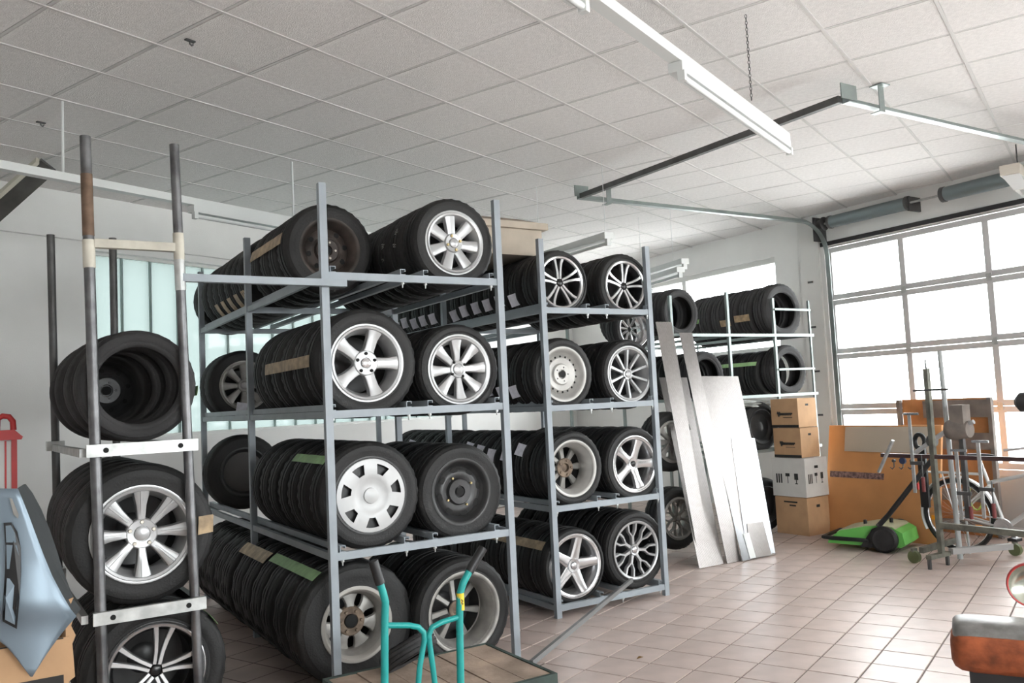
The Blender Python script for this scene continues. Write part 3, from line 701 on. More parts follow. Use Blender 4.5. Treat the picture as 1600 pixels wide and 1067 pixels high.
ud, zd_ = dq(1118, 592).x, dz[1]+.26
dtyre('bare tyre on the rear rack middle shelf behind the leaning plates', ud, DW+.12, zd_, .275)
tyre_row('bare tyre back in the rear rack middle row behind the leaning plates', 'rear rack middle row behind the plates', ud, zd_, DW+.34, 3, .27, .2, .18, rim=False, tyre_m=rubber)
ue = dq(1196, 660).x
tyre_row('dark tyre back with white label on the rear rack lower shelf', 'rear rack lower shelf tyres', ue, dz[2]+.27, DW+.05, 1, .285, .2, .19, rim=True, card_ang=PI*.95, tyre_m=rubber)
tyre_row('dark tyre back on the floor under the rear rack', 'rear rack floor tyres', ue, .30, DW+.05, 1, .30, .2, .2, rim=True)
tape('green tape strip along the rear rack middle row', uc-.06, zc_-.025, .277, DW+.25, DW+1.2, PI*.86, .05, tape_green)
tape('green tape scrap on the bare tyre beside the polished twin-spoke wheel', ub, zb_, .274, DW+.085, DW+.18, -.35, .05, tape_green)
tape('brown sticker on a bare tyre near the garage door track', ua, za_-.01, .324, DW+.26, DW+.5, PI*1.05, .08, tape_brown, 'paper_sticker')
tape('brown sticker on the second bare tyre near the garage door track', ua, za_-.01, .324, DW+.57, DW+.74, PI*1.08, .08, tape_brown, 'paper_sticker')
# crumpled film bundle
bmx = bmesh.new(); bmesh.ops.create_icosphere(bmx, subdivisions=4, radius=1)
for v in bmx.verts:
    n = .16*math.sin(v.co.x*9+v.co.y*4)+.12*math.sin(v.co.z*11+v.co.x*6); v.co = Vector((v.co.x*.40, v.co.y*.25, v.co.z*.06))*(1+n)
me = bpy.data.meshes.new('plastic_film_bundle'); bmx.to_mesh(me); bmx.free()
tag(obj('plastic_film_bundle', me, mat('crumpled_clear_film', (.62, .63, .6), .3, bump=.6, bscale=25), None, P(ue-.05, DW+.3, dz[1]-.09), ANG), 'crumpled white plastic film bundle under the rear rack shelf', 'plastic film')
# wheels seen in the gap between rack B and the plates
for k, (x, y, R_) in enumerate(((1052, 690, .3), (1062, 810, .31))):
    q = pw(x, y, 1.75); tt = wheel(('shadowed alloy wheel behind the leaning plates at mid height', 'shadowed alloy wheel behind the leaning plates near the floor')[k], q.x, 1.75, max(q.z, R_), R_, .2, .2, alloy_dull)
    y_ = alloy_face(tt, .2, .2, ('flat8', 'ysplit')[k], alloy_dull); hub(tt, alloy_dull, y_+.004, .045, alloy_dull)
# ------------------------------------------------------------------ leaning plates
def slab(name, label, cat, bl, br, tr_, tl_, m, th=.004):
    # corners in (u,w,z); extruded along the outward normal
    pts = [Vector(p) for p in (bl, br, tr_, tl_)]; n = (pts[1]-pts[0]).cross(pts[3]-pts[0]).normalized()
    if n.y > 0: n = -n
    o0 = pts[0].copy(); vv = [p-o0 for p in pts]+[p-o0+n*th for p in pts]
    mb = MB().add(vv, [(0, 1, 2, 3), (7, 6, 5, 4), (0, 4, 5, 1), (1, 5, 6, 2), (2, 6, 7, 3), (3, 7, 4, 0)])
    return tag(obj(name, mb, m, None, P(*o0), ANG), label, cat)
PT = 2.0
def plate_px(label, bl, br, tr_, tl_, dw=0):
    f = lambda p: loc(pz(p[0], p[1], .003)); g = lambda p: pw(p[0], p[1], PT+dw)
    a_, b_ = pw(bl[0], bl[1], 1.17+dw), pw(br[0], br[1], 1.17+dw); a_.z = b_.z = .003
    return slab('checker_plate', label, 'metal plate', a_, b_, g(tr_), g(tl_), plate_m)
plate_px('tall narrow checker plate leaning nearest the second rack', (1094, 886), (1112, 882), (1049, 503), (1024, 503), .03)
plate_px('long checker plate leaning in front of the tall narrow one', (1092.5, 891), (1130, 881), (1073, 590), (1030, 590), .008)
plate_px('tall thin bright plate strip between the two wide leaning plates', (1136, 881), (1157, 875), (1081, 520), (1061, 520), -.010)
plate_px('widest checker plate leaning beside the carton stack', (1162, 876), (1212, 865), (1153, 588), (1090, 588), -.028)
wb = 1.17-.028; zq = pw(1153, 588, PT-.028).z
def lay(name, label, cat, pts, m, off):
    # pieces lying on the widest plate: pixel corners projected on its leaning plane, lifted towards the room
    n_ = Vector((0, -zq, PT-.028-wb)).normalized(); p0 = P(0, wb, .003)+(U*n_.x+W*n_.y+Vector((0, 0, n_.z)))*off
    nw = U*n_.x+W*n_.y+Vector((0, 0, n_.z))
    c_ = [loc(ppl(x, y, p0, nw)) for x, y in pts]
    for c in c_[:2]: c.z = max(c.z, .003)
    return slab(name, label, cat, *c_, m, .003)
lay('aluminium_sheet', 'smooth shiny aluminium sheet lying on the widest leaning plate', 'metal sheet', [(1168, 872), (1211, 864), (1179, 685), (1142, 683)], sheet_m, .006)
lay('plate_offcut', 'short checker plate offcut at the foot of the shiny sheet', 'metal offcut', [(1172, 873), (1205, 867), (1192, 815), (1167, 818)], plate_m, .011)
lay('plate_offcut', 'narrow bright metal strip at the foot of the widest plate', 'metal offcut', [(1160, 877), (1172, 874), (1150, 782), (1140, 790)], sheet_m, .016)
lay('plate_offcut', 'shortest white metal strip at the foot of the widest plate', 'metal offcut', [(1172, 873), (1181, 871), (1170, 832), (1161, 834)], lamp_white, .021)
# ------------------------------------------------------------------ door hardware
TZ = 3.63
def track(label, w_, u0, bend):
    t = thing('door_track', label, 'track', P(0, 0, 0), ANG)
    pts = [(u0, w_, TZ)]
    if bend:
        cu_, cz_ = WU-.50, TZ-.42
        pts += [(cu_-.3, w_, TZ)] + [(cu_+.42*math.sin(a), w_, cz_+.42*math.cos(a)) for a in [i*PI/2/8 for i in range(9)]] + [(WU-.08, w_, 1.2), (WU-.08, w_, .02)]
    else: pts += [(WU-.5, w_, TZ), (WU-.2, w_, TZ-.12), (WU-.08, w_, TZ-.42), (WU-.08, w_, .02)]
    mb = MB(); n = len(pts); sec = [(-.03, -.026), (.03, -.026), (.03, .026), (.022, .026), (.022, -.018), (-.03, -.018)]
    rows = []
    for i, p in enumerate(pts):
        d = Vector(pts[min(i+1, n-1)])-Vector(pts[max(i-1, 0)]); d.normalize(); nn = Vector((0, 1, 0)).cross(d)*-1
        rows.append([Vector(p)+Vector((0, 1, 0))*a+nn*b for a, b in sec])
    b = 0
    for r_ in rows: mb.v += [tuple(q) for q in r_]
    for i in range(n-1):
        for k in range(6): mb.f.append((i*6+k, i*6+(k+1) % 6, (i+1)*6+(k+1) % 6, (i+1)*6+k))
    mb.f += [tuple(range(6)), tuple((n-1)*6+k for k in range(6))[::-1]]
    obj('rail', mb, greensteel, t, smooth=30)
    hu = u0+.35
    obj('hanger_strap', MB().box(hu-.03, hu+.03, w_-.05, w_-.044, TZ-.05, CZ-.002).box(hu-.03, hu+.03, w_-.05, w_+.03, TZ-.056, TZ-.05), greensteel, t)
    obj('ceiling_foot', MB().box(hu-.05, hu+.05, w_-.09, w_+.01, CZ-.01, CZ-.002), greensteel, t)
    obj('end_plate', MB().box(u0-.05, u0+.12, w_-.01, w_, TZ+.0, TZ+.11), greensteel, t)
    return t
track('galvanised garage door track hung from the ceiling beside the window wall', 2.08, 2.24, True)
track('galvanised garage door track hung from the ceiling beyond the near lamp', -.95, 2.37, True)
t = tag(obj('cross_bar', MB().bar((2.26, 2.06, TZ+.0), (2.34, -.93, TZ+.0), .045, .05), dark_steel, None, P(0, 0, 0), ANG), 'dark steel bar joining the two garage door tracks under the ceiling', 'bar')
def spring(label, w0, w1, r_, z_=3.60, u_=5.92):
    t = thing('torsion_spring', label, 'spring', P(u_, w0, z_), ANG)
    mb = MB(); n = int(abs(w1-w0)/.014); prof = []
    for i in range(n):
        y = (w1-w0)*i/n; prof += [(y, r_-.004), (y+(w1-w0)/n*.5, r_)]
    obj('coil', MB().lathe(prof, 16), spring_m, t, smooth=60)
    obj('end_cone', MB().lathe([(0, .02), (0, r_+.006), ((w1-w0)*.03, r_+.006), ((w1-w0)*.04, r_-.01)], 16), dark_steel, t, smooth=40)
    obj('end_cone', MB().lathe([(w1-w0, .02), (w1-w0, r_+.006), ((w1-w0)*.97, r_+.006), ((w1-w0)*.96, r_-.01)], 16), dark_steel, t, smooth=40)
    obj('bracket', MB().box(-.03, .19, w1-w0-.012, w1-w0+.012, -.09, .07), dark_steel, t)
    return t
spring('grey torsion spring over the garage door next to the cable drum', 1.94, .88, .075)
spring('grey torsion spring over the garage door beside the hanging lamp', .50, -.75, .078)
t = tag(obj('spring_shaft', MB().tube([(5.92, 2.2, 3.60), (5.92, -.85, 3.60)], .013, 10), galv, None, P(0, 0, 0), ANG), 'thin steel shaft carrying the torsion springs above the garage door', 'shaft')
t = thing('cable_drum', 'dark cable drum at the end of the torsion spring shaft', 'cable drum', P(5.92, 2.06, 3.60), ANG)
obj('drum', MB().lathe([(-.05, .015), (-.05, .085), (-.04, .085), (-.035, .06), (.03, .06), (.035, .085), (.045, .085), (.045, .015)], 20), dark_steel, t, smooth=40)
obj('end_bearing_plate', MB().box(-.05, .19, .08, .09, -.2, .1), dark_steel, t)
for k, (x, y) in enumerate(((1268, 441), (1273, 511), (1279, 580), (1284, 648))):
    q = pu(x, y, WU-.012); tag(obj('wall_clip', MB().box(-.012, .0, -.035, .035, -.012, .012), dark_steel, None, P(WU-.031, q.y, q.z), ANG), ('topmost', 'second highest', 'third highest', 'lowest')[k]+' dark wall clip on the white pier beside the garage door', 'clip', 'clips beside the garage door')
tag(obj('side_pier', MB().box(-.03, 0, 2.26, 2.56, 0, CZ-.01), trimw, None, P(WU, 0), ANG), None, None)
bpy.data.objects['side_pier'].name = 'trim_3'; bpy.data.objects['trim_3']['kind'] = 'structure'
# ------------------------------------------------------------------ lamps (all switched off)
def lamp_rail(label, a, b, z, fixtures, hang_at, tube_side=-1, box=True):
    a, b = Vector(a), Vector(b); d = (b-a); L = d.length; rz = math.atan2(d.y, d.x)
    t = thing('lamp_rail', label, 'lamp', (a.x, a.y, z), rz)
    obj('trunking', MB().box(0, L, -.033, .033, 0, .055), lamp_white, t)
    for s0, s1 in fixtures:
        f = obj('batten', MB().box(s0, s1, -.04, .04, -.055, -.002), lamp_white, t)
        obj('fluorescent_tube', MB().tube([(s0+.03, tube_side*.03, -.085), (s1-.03, tube_side*.03, -.085)], .0165, 10), tube_m, f, smooth=40)
        for e in (s0+.015, s1-.015): obj('lamp_holder', MB().box(e-.016, e+.016, tube_side*.03-.02, tube_side*.03+.02, -.108, -.055), lamp_white, f)
    for s in hang_at: obj('hanger_rod', MB().tube([(s, 0, .055), (s, 0, CZ-z-.001)], .009, 8), lamp_white, t)
    return t
za = 3.33
a = pz(905, -12, za); b = pz(1228, 222, za); d = (b-a); d.z = 0; L_ = d.length; dn = d.normalized()
s_of = lambda x, y: (pz(x, y, za)-a).dot(dn)
lamp_rail('white lamp rail with bare fluorescent tube above the open floor', a-dn*2.0, b, za, [(.1, s_of(912, 0)+2.0-.08), (s_of(1058, 95)+2.0, L_+2.0-.02)], [.3, 1.2])
zb = 3.22
a = pz(0, 265, zb); b = pz(455, 350, zb); d = b-a; d.z = 0; dn = d.normalized()
s_of2 = lambda x, y: (pz(x, y, zb)-a).dot(dn)
s1, s2 = s_of2(97, 284), s_of2(462, 350)
lamp_rail('long white lamp rail hung in front of the back wall', a-dn*1.5, a+dn*4.2, zb, [(s_of2(290, 323)+1.5, s_of2(290, 323)+2.95)], [s1+1.5, s2+1.5])
def lone_lamp(label, a, b, z, cable):
    a, b = Vector(a), Vector(b); d = b-a; rz = math.atan2(d.y, d.x); L = d.length
    t = thing('ceiling_lamp', label, 'lamp', (a.x, a.y, z), rz)
    obj('housing', MB().box(0, L, -.05, .05, 0, .06), lamp_white, t); obj('fluorescent_tube', MB().tube([(.03, 0, -.035), (L-.03, 0, -.035)], .0165, 10), tube_m, t, smooth=40)
    for e in (.02, L-.02): obj('lamp_holder', MB().box(e-.016, e+.016, -.022, .022, -.06, 0), lamp_white, t)
    for s in cable: obj('suspension_wire', MB().tube([(s, 0, .06), (s, 0, CZ-z-.001)], .003, 6), lamp_white, t)
q1 = pz(870, 398, 3.02); q2 = pz(952, 373, 3.02); lone_lamp('white lamp hung by a wire behind the polished twin-spoke wheels', q1-(q2-q1)*.6, q2, 3.02, [.2, (q2-q1).length*1.6-.05])
q1 = pz(1012, 430, 3.05); q2 = pz(1071, 412, 3.05); lone_lamp('white lamp hung before the strip window, upper of the pair', q1-(q2-q1)*.5, q2, 3.05, [(q2-q1).length*1.2])
q1 = pz(1012, 441, 2.95); q2 = pz(1064, 425, 2.95); lone_lamp('white lamp hung before the strip window, lower of the pair', q1-(q2-q1)*.5, q2, 2.95, [.25])
q = pz(1165, 22, CZ-.002); mb = MB(); n = 26
tch = thing('hanging_chain', 'loose steel chain hanging from the ceiling beside the lamp rail', 'chain', (q.x, q.y, CZ-.004-.5), 0)
lk = MB().tube([(.006*math.cos(a_), 0, .012*math.sin(a_)) for a_ in [i*2*PI/10 for i in range(10)]], .002, 5, closed=True).mesh('chain_link', 40)
for k in range(n): o = obj('chain_link', lk, dark_steel, tch, (0, 0, .5-.012-k*.0195), PI/2*(k % 2))
q1 = pz(1596, 290, 3.35); tl_ = thing('hanging_lamp', 'beige lamp housing with bright reflector near the torsion spring', 'lamp', pz(1578, 272, 3.42), ANG+.3)
obj('housing', MB().box(0, .8, -.08, .08, 0, .09), mat('beige_enamel', (.6, .55, .48), .5), tl_); obj('reflector', MB().add([(.03, -.07, 0), (.8, -.07, 0), (.8, -.12, -.13), (.1, -.12, -.13), (.03, .07, 0), (.8, .07, 0), (.8, .0, -.13), (.1, .0, -.13)], [(0, 1, 2, 3), (5, 4, 7, 6), (0, 3, 7, 4)]), tube_m, tl_)
obj('hanger_rod', MB().tube([(.4, 0, .09), (.4, 0, CZ-3.42-.001)], .006, 6), dark_steel, tl_)
# ceiling hooks and brace
for k, (x, y) in enumerate(((297, 68), (64, 195))):
    q = pz(x, y, CZ-.02); o = thing('ceiling_hook', ('small dark ceiling hook nearer the lamp rail end', 'small dark ceiling hook between the ceiling runners')[1-k], 'hook', (q.x, q.y, CZ-.03), BANG)
    obj('hook_plate', MB().box(-.03, .03, -.012, .012, .022, .03), dark_steel, o); obj('hook_wire', MB().tube([(0, 0, .025), (0, 0, .008), (.012, 0, .002), (.02, 0, .01)], .006, 6), dark_steel, o, smooth=40)
q1 = Vector((-3.73, 6.80, 3.76)); q2 = ppl(-30, 345, PB-B2*.35, B2)
tb = thing('roof_brace', 'dark steel roof brace slanting from the ceiling to the wall', 'brace', q1, 0)
d = q2-q1; d2 = d*1.35; sidev = Vector((B2.x, B2.y, 0))
obj('web', MB().bar((0, 0, -.04), d2+Vector((0, 0, -.04)), .14, .05, B2), mat('dark_brace_paint', (.09, .09, .085), .6, noise=.2), tb)
obj('flange', MB().bar(B1*-.085+Vector((0, 0, -.02)), d2+B1*-.085+Vector((0, 0, -.02)), .03, .10, B2), mat('cream_brace_edge', (.66, .64, .55), .6), tb)
# ------------------------------------------------------------------ foam box on top of rack B
zt = 2.505+.262; fc = loc(pz(848, 401, zt)); fbp = P(fc.x-.36, fc.y, zt+.002)
tf = thing('foam_box', 'beige foam box with overhanging lid lying on the tyres beside the twin-spoke wheel', 'box', fbp, ANG)
obj('box_body', MB().box(-.33, .36, 0, 1.0, 0, .21), foam, tf); obj('lid', MB().box(-.37, .40, -.04, 1.04, .211, .265), foam, tf); obj('lid_top', MB().add([(-.35, -.02, .265), (.38, -.02, .265), (.38, 1.02, .265), (-.35, 1.02, .265), (-.2, .15, .33), (.22, .15, .33), (.22, .85, .33), (-.2, .85, .33)], [(0, 1, 5, 4), (1, 2, 6, 5), (2, 3, 7, 6), (3, 0, 4, 7), (4, 5, 6, 7)]), mat('brown_foam_top', (.33, .27, .22), .8), tf)
# ------------------------------------------------------------------ cartons
def carton(label, c, rz, sx, sy, z0, z1, m, kind):
    t = thing('carton', label, 'box', (c.x, c.y, z0), rz); hgt = z1-z0; g = .004
    obj('box_body', MB().box(-sx, 0, 0, sy, 0, hgt-.012), m, t)                         # corner nearest to camera at origin; -x = left face run, +y = right face run
    for (x0, x1) in ((-sx, -sx/2-g), (-sx/2+g, 0)): obj('top_flap', MB().box(x0, x1, 0, sy, hgt-.011, hgt-.006), m, t)
    obj('hand_hole', MB().box(.0005, .0015, sy*.42, sy*.58, hgt*.72, hgt*.79), ink, t)
    if kind == 'logo':
        obj('black_band', MB().box(-sx-.001, -.001, -.0015, -.0003, 0, .028), ink, t)
        # swirl of brush script printed on the front face
        pts = [(-sx*.76+i*sx*.0125, -.0012, hgt*.46+(.030 if i < 9 else .013)*math.sin(i*1.25)) for i in range(44)]
        obj('printed_script', MB().tube(pts, .0068, 5), ink, t)
        obj('printed_underline', MB().box(-sx*.56, -sx*.22, -.0015, -.0004, hgt*.33, hgt*.35), ink, t)
    if kind == 'fragile':
        for fx, fy, L in (('x', -1, sx), ('y', 1, sy)):
            def plate_(n_, a0, a1, z_0, z_1):
                if fx == 'x': obj(n_, MB().box(-L+a0, -L+a1, -.0016, -.0004, z_0, z_1), ink, t)
                else: obj(n_, MB().box(.0004, .0016, a0, a1, z_0, z_1), ink, t)
            k = L/.4
            for i in range(3): plate_('printed_arrow', .05*k+i*.028*k, .066*k+i*.028*k, hgt*.34, hgt*.58)
            plate_('printed_umbrella', .165*k, .215*k, hgt*.52, hgt*.60); plate_('printed_umbrella_shaft', .187*k, .194*k, hgt*.34, hgt*.52)
            plate_('printed_glass', .27*k, .315*k, hgt*.44, hgt*.60); plate_('printed_glass_stem', .288*k, .297*k, hgt*.35, hgt*.44); plate_('printed_glass_foot', .276*k, .309*k, hgt*.33, hgt*.35)
    if kind == 'handle': obj('printed_script', MB().box(-sx*.72, -sx*.3, -.0016, -.0004, hgt*.84, hgt*.88), ink, t); obj('printed_mark', MB().box(-sx*.55, -sx*.35, -.0016, -.0004, hgt*.75, hgt*.79), ink, t)
    return t
bc = pz(1265, 838, 0); bz = ANG+PI/2+.1   # -x run goes along W
def zc(y): # height on the vertical line above bc
    d = ray(1262, y); k = math.hypot(bc.x, bc.y)/math.hypot(d.x, d.y); return CAMH+d.z*k
RZ = ANG-PI/2-.12                        # local x points -W side => -x runs along +W
RZ = ANG-PI/2+.0
def place(off): return bc + W*0 + Vector((0, 0, 0))
# local frame: -x along W  -> x = -W -> angle(-W); y = 90deg left of x = U
RZ = math.atan2(-W.y, -W.x)+.02
z1, z2, z3 = zc(778), zc(716), zc(668)
zT = zc(621)
carton('brown carton at the bottom of the stack next to the metal plates', bc, RZ, .43, .36, 0, z1, card, 'handle')
carton('white carton with fragile signs in the middle of the stack', bc-W*.0+U*.0, RZ, .45, .38, z1+.001, z2, card_white, 'fragile')
carton('brown carton with black script standing on the white carton', bc+W*.06+U*.04, RZ, .37, .31, z2+.001, z3, card, 'logo')
carton('brown carton with black script on top of the stack', bc+W*.07+U*.04, RZ, .37, .31, z3+.001, zT, card, 'logo')
# ------------------------------------------------------------------ fibreboard leaning at the door with beige inset
tb = thing('fibreboard_panel', 'large brown fibreboard sheet with beige strip standing behind the green sweeper', 'board', P(5.1, 0, 0), ANG)
mb = MB().add([(-.03, .33, .002), (-.03, 1.66, .002), (.18, 1.66, 1.165), (.18, .33, 1.165), (.0, .33, .002), (.0, 1.66, .002), (.21, 1.66, 1.165), (.21, .33, 1.165)], [(0, 1, 2, 3), (7, 6, 5, 4), (0, 4, 5, 1), (1, 5, 6, 2), (2, 6, 7, 3), (3, 7, 4, 0)])
obj('sheet', mb, board_m, tb)
lean = lambda z: -.03+.21*z/1.163
def onb(y0, y1, z0, z1, m, n_, th=.012): return obj(n_, MB().add([(lean(z0)-.002, y0, z0), (lean(z0)-.002, y1, z0), (lean(z1)-.002, y1, z1), (lean(z1)-.002, y0, z1), (lean(z0)-th, y0, z0), (lean(z0)-th, y1, z0), (lean(z1)-th, y1, z1), (lean(z1)-th, y0, z1)], [(0, 1, 2, 3), (7, 6, 5, 4), (0, 4, 5, 1), (1, 5, 6, 2), (2, 6, 7, 3), (3, 7, 4, 0)]), m, tb)
onb(.42, 1.44, .885, 1.15, beige, 'beige_strip'); onb(.95, 1.62, .60, .665, mat('printed_border_strip', (.22, .13, .12), .7, noise=.6, nscale=40), 'printed_border', .004)
# ------------------------------------------------------------------ sweeper
def uwz(p): return loc(p)
s0 = pz(1293, 857, 0); s1 = pz(1415, 866, 0); d = s1-s0; rz = math.atan2(d.y, d.x); Ls = d.length
ts = thing('push_sweeper', 'green and black push sweeper on the tiles in front of the fibreboard', 'sweeper', s0, rz)
prof = [(0, .055), (.02, .10), (.14, .185), (.36, .235), (.55, .25), (.70, .24), (.80, .19), (.82, .08), (.78, .045), (.06, .04)]
k = Ls/.82; wdt = .52
def hood(mbx, pr, y0, y1, n=6, crown=.02):
    rows = []
    for i in range(n+1):
        f = i/n; yy = y0+(y1-y0)*f; s_ = 1-crown*2*abs(f-.5)**2*4*.5
        rows.append([(x*k*(1-(1-s_)*.3), yy, .05+(z_-.05)*s_) for x, z_ in pr])
    b = len(mbx.v); m_ = len(pr)
    for r_ in rows: mbx.v += r_
    for i in range(n):
        for j in range(m_): mbx.f.append((b+i*m_+j, b+i*m_+(j+1) % m_, b+(i+1)*m_+(j+1) % m_, b+(i+1)*m_+j))
    mbx.f += [tuple(b+j for j in range(m_))[::-1], tuple(b+n*m_+j for j in range(m_))]
    return mbx
obj('dust_hopper', hood(MB(), [(0, .055), (.02, .10), (.14, .185), (.40, .235), (.42, .05)], .02, wdt-.02), green_pl, ts, smooth=35)
obj('hood', hood(MB(), [(.42, .05), (.40, .238), (.55, .252), (.70, .24), (.80, .19), (.82, .08), (.78, .05)], .02, wdt-.02), green_pl, ts, smooth=35)
obj('top_cover', hood(MB(), [(.10, .165), (.14, .192), (.40, .243), (.55, .258), (.70, .246), (.735, .222), (.55, .235), (.40, .22)], 0.03, wdt-.03), cream_pl, ts, smooth=35)
obj('bumper_rail', MB().tube([(.45*k, .0, .105), (.05*k, -.01, .11), (-.04, .02, .11), (-.05, wdt/2, .11), (-.04, wdt-.02, .11), (.05*k, wdt+.01, .11), (.45*k, wdt, .105)], .02, 8), black_pl, ts, smooth=40)
for yy in (-.02, wdt-.02):
    obj('wheel', MB().lathe([(yy-.02, .0001), (yy-.024, .05), (yy-.016, .07), (yy-.022, .10), (yy-.01, .125), (yy+.03, .125), (yy+.04, .10), (yy+.04, .0001)], 28), black_pl, ts, (.62*k, 0, .126), smooth=35)
obj('side_plate', MB().prism([(.36*k, .04), (.50*k, .22), (.58*k, .25), (.72*k, .04)], -.01, .015), black_pl, ts)
Ri = Matrix.Rotation(-rz, 3, 'Z')
def ls(p): return Ri @ (Vector(p)-s0)
h0, h1, h2 = ls(P(*pu(1372, 822, 4.42))), ls(P(*pu(1388, 805, 4.45))), ls(P(*pu(1456, 718, 4.62)))
obj('push_handle', MB().tube([h0, h1, h2], .024, 10), black_pl, ts, smooth=40)
obj('adjust_knob', MB().lathe([(0, .018), (.04, .018), (.045, .0001)], 12, axis='Z'), black_pl, ts, (.62*k, .25, .255)); obj('adjust_knob', MB().lathe([(0, .018), (.04, .018), (.045, .0001)], 12, axis='Z'), black_pl, ts, (.36*k, .2, .232))
# ------------------------------------------------------------------ wooden framed panel standing at the door
q1 = pu(1415, 700, 5.85); q2 = pu(1552, 700, 5.85); ya, yb = q2.y, q1.y; ztp = pu(1500, 622, 5.85).z
tp = thing('framed_wood_panel', 'orange-brown wood panel with grey battens standing against the garage door', 'panel', P(5.85, 0, 0), ANG)
obj('board', MB().box(0, .02, ya, yb, .002, ztp), woodpanel, tp)
for z_0, z_1 in ((ztp-.20, ztp-.02), (ztp-.53, ztp-.36), (.35, .47), (.05, .15)): obj('batten', MB().box(-.045, -.001, ya+.0, ya+(yb-ya)*.72, z_0, z_1), batten, tp)
obj('edge_post', MB().box(-.05, -.001, ya-.04, ya, .002, ztp), batten, tp); obj('edge_post', MB().box(-.05, -.001, yb, yb+.04, .002, ztp), batten, tp)
# ------------------------------------------------------------------ bicycle (heading along -w, parallel to the door)
BU = 4.93; bw = .02
tk = thing('bicycle', 'silver city bicycle parked behind the clamp rack', 'bicycle', P(BU, bw, 0), ANG-PI/2)     # local x = -w (forward), y = +u
RW = .345
def circ(r_, n=40, z_=RW, x=0, a0=0, a1=2*PI, y=0): return [(x+r_*math.cos(a0+(a1-a0)*i/n), y, z_+r_*math.sin(a0+(a1-a0)*i/n)) for i in range(n)]
for nm, xx in (('rear', 0), ('front', 1.07)):
    wk = obj('wheel_tyre', MB().tube(circ(RW-.018, 44, RW, xx), .018, 8, closed=True), rubber, tk, smooth=60)
    obj('wheel_rim', MB().tube(circ(RW-.045, 44, RW, xx), .010, 6, closed=True), chrome, wk, smooth=60)
    mb = MB()
    for i in range(28):
        a_ = 2*PI*i/28; sg = (-1)**i*.025; mb.tube([(xx+.02*math.cos(a_+.9*(-1)**(i//2)), sg, RW+.02*math.sin(a_+.9*(-1)**(i//2))), (xx+(RW-.05)*math.cos(a_), 0, RW+(RW-.05)*math.sin(a_))], .0013, 4, caps=False)
    tag(obj('spokes', mb, chrome, wk), kind='stuff')
    obj('wheel_hub', MB().tube([(xx, -.05, RW), (xx, .05, RW)], .025, 12), chrome, wk, smooth=40)
    fa0, fa1 = (.25, 3.6) if nm == 'rear' else (.3, 2.9)
    mbf = MB(); fr = RW+.022; n = 26
    for i in range(n+1):
        a_ = fa0+(fa1-fa0)*i/n
        for yy, rr in ((-.028, fr-.012), (-.02, fr), (.02, fr), (.028, fr-.012)): mbf.v.append((xx+rr*math.cos(a_), yy, RW+rr*math.sin(a_)))
    for i in range(n):
        for j in range(3): mbf.f.append((i*4+j, i*4+j+1, i*4+j+5, i*4+j+4))
    obj('mudguard', mbf, bike_m, tk, smooth=50)
BBp = (.43, 0, .27); ST = (.27, 0, .78); HD = (.85, 0, .80); HDb = (.90, 0, .62)
for nm, a_, b_, r_ in (('seat_tube', BBp, ST, .016), ('down_tube', BBp, HDb, .02), ('top_tube', (.31, 0, .66), HD, .018), ('head_tube', HDb, HD, .02)): obj(nm, MB().tube([a_, b_], r_, 10), bike_m, tk, smooth=40)
for yy in (-.055, .055):
    obj('chain_stay', MB().tube([(.41, yy*.5, .27), (0, yy, RW)], .010, 8), bike_m, tk, smooth=40); obj('seat_stay', MB().tube([(.32, yy*.4, .64), (0, yy, RW)], .009, 8), bike_m, tk, smooth=40)
    obj('fork_blade', MB().tube([HDb, (.97, yy, .5), (1.07, yy, RW)], .011, 8), bike_m, tk, smooth=40)
obj('seat_post', MB().tube([ST, (.245, 0, .88)], .012, 8), chrome, tk, smooth=40)
sd = MB(); sec = [(-.13, .075, .0), (-.10, .085, .012), (.0, .055, .016), (.09, .025, .012), (.15, .014, .0)]
for x_, hw_, zz in sec:
    for yy, dz in ((-1, -.03), (-.7, 0), (0, .006), (.7, 0), (1, -.03)): sd.v.append((.245+x_, hw_*yy, .905+zz+dz))
for i in range(len(sec)-1):
    for j in range(4): sd.f.append((i*5+j, i*5+j+1, i*5+j+6, i*5+j+5))
obj('saddle', sd, black_pl, tk, smooth=60)
obj('chainring', MB().lathe([(-.004, .04), (-.004, .085), (.004, .085), (.004, .04)], 28, True), chrome, tk, (BBp[0], -.045, BBp[2])); obj('crank_spider', MB().lathe([(-.006, .0001), (-.006, .05), (.0, .05)], 16), chrome, tk, (BBp[0], -.045, BBp[2]))
obj('crank_arm', MB().bar((.43, -.06, .27), (.56, -.065, .19), .016, .022), chrome, tk); obj('pedal', MB().box(.52, .60, -.16, -.07, .18, .205), black_pl, tk); obj('chain_guard', MB().bar((0, -.052, RW+.03), (.43, -.052, .355), .01, .012), bike_m, tk); obj('chain', MB().bar((0, -.045, RW-.04), (.43, -.045, .19), .008, .008), dark_steel, tk)
obj('kick_stand', MB().tube([(.10, -.05, .30), (.16, -.14, .02)], .010, 8), galv, tk, smooth=40)
obj('luggage_rack', MB().tube([(.25, -.05, .735), (-.25, -.05, .735), (-.28, 0, .735), (-.25, .05, .735), (.25, .05, .735)], .007, 8), bike_m, tk, smooth=40)
for yy in (-.05, .05): obj('rack_strut', MB().tube([(-.1, yy, .735), (0, yy*1.15, RW)], .006, 6), bike_m, tk)
obj('tail_light', MB().box(-.40, -.365, -.03, .03, .56, .62), red, tk)
for x_, z_ in ((-.235, .30), (.19, .25)): obj('spoke_reflector', MB().box(x_-.03, x_+.03, -.012, -.004, z_-.02, z_+.02), amber, tk)
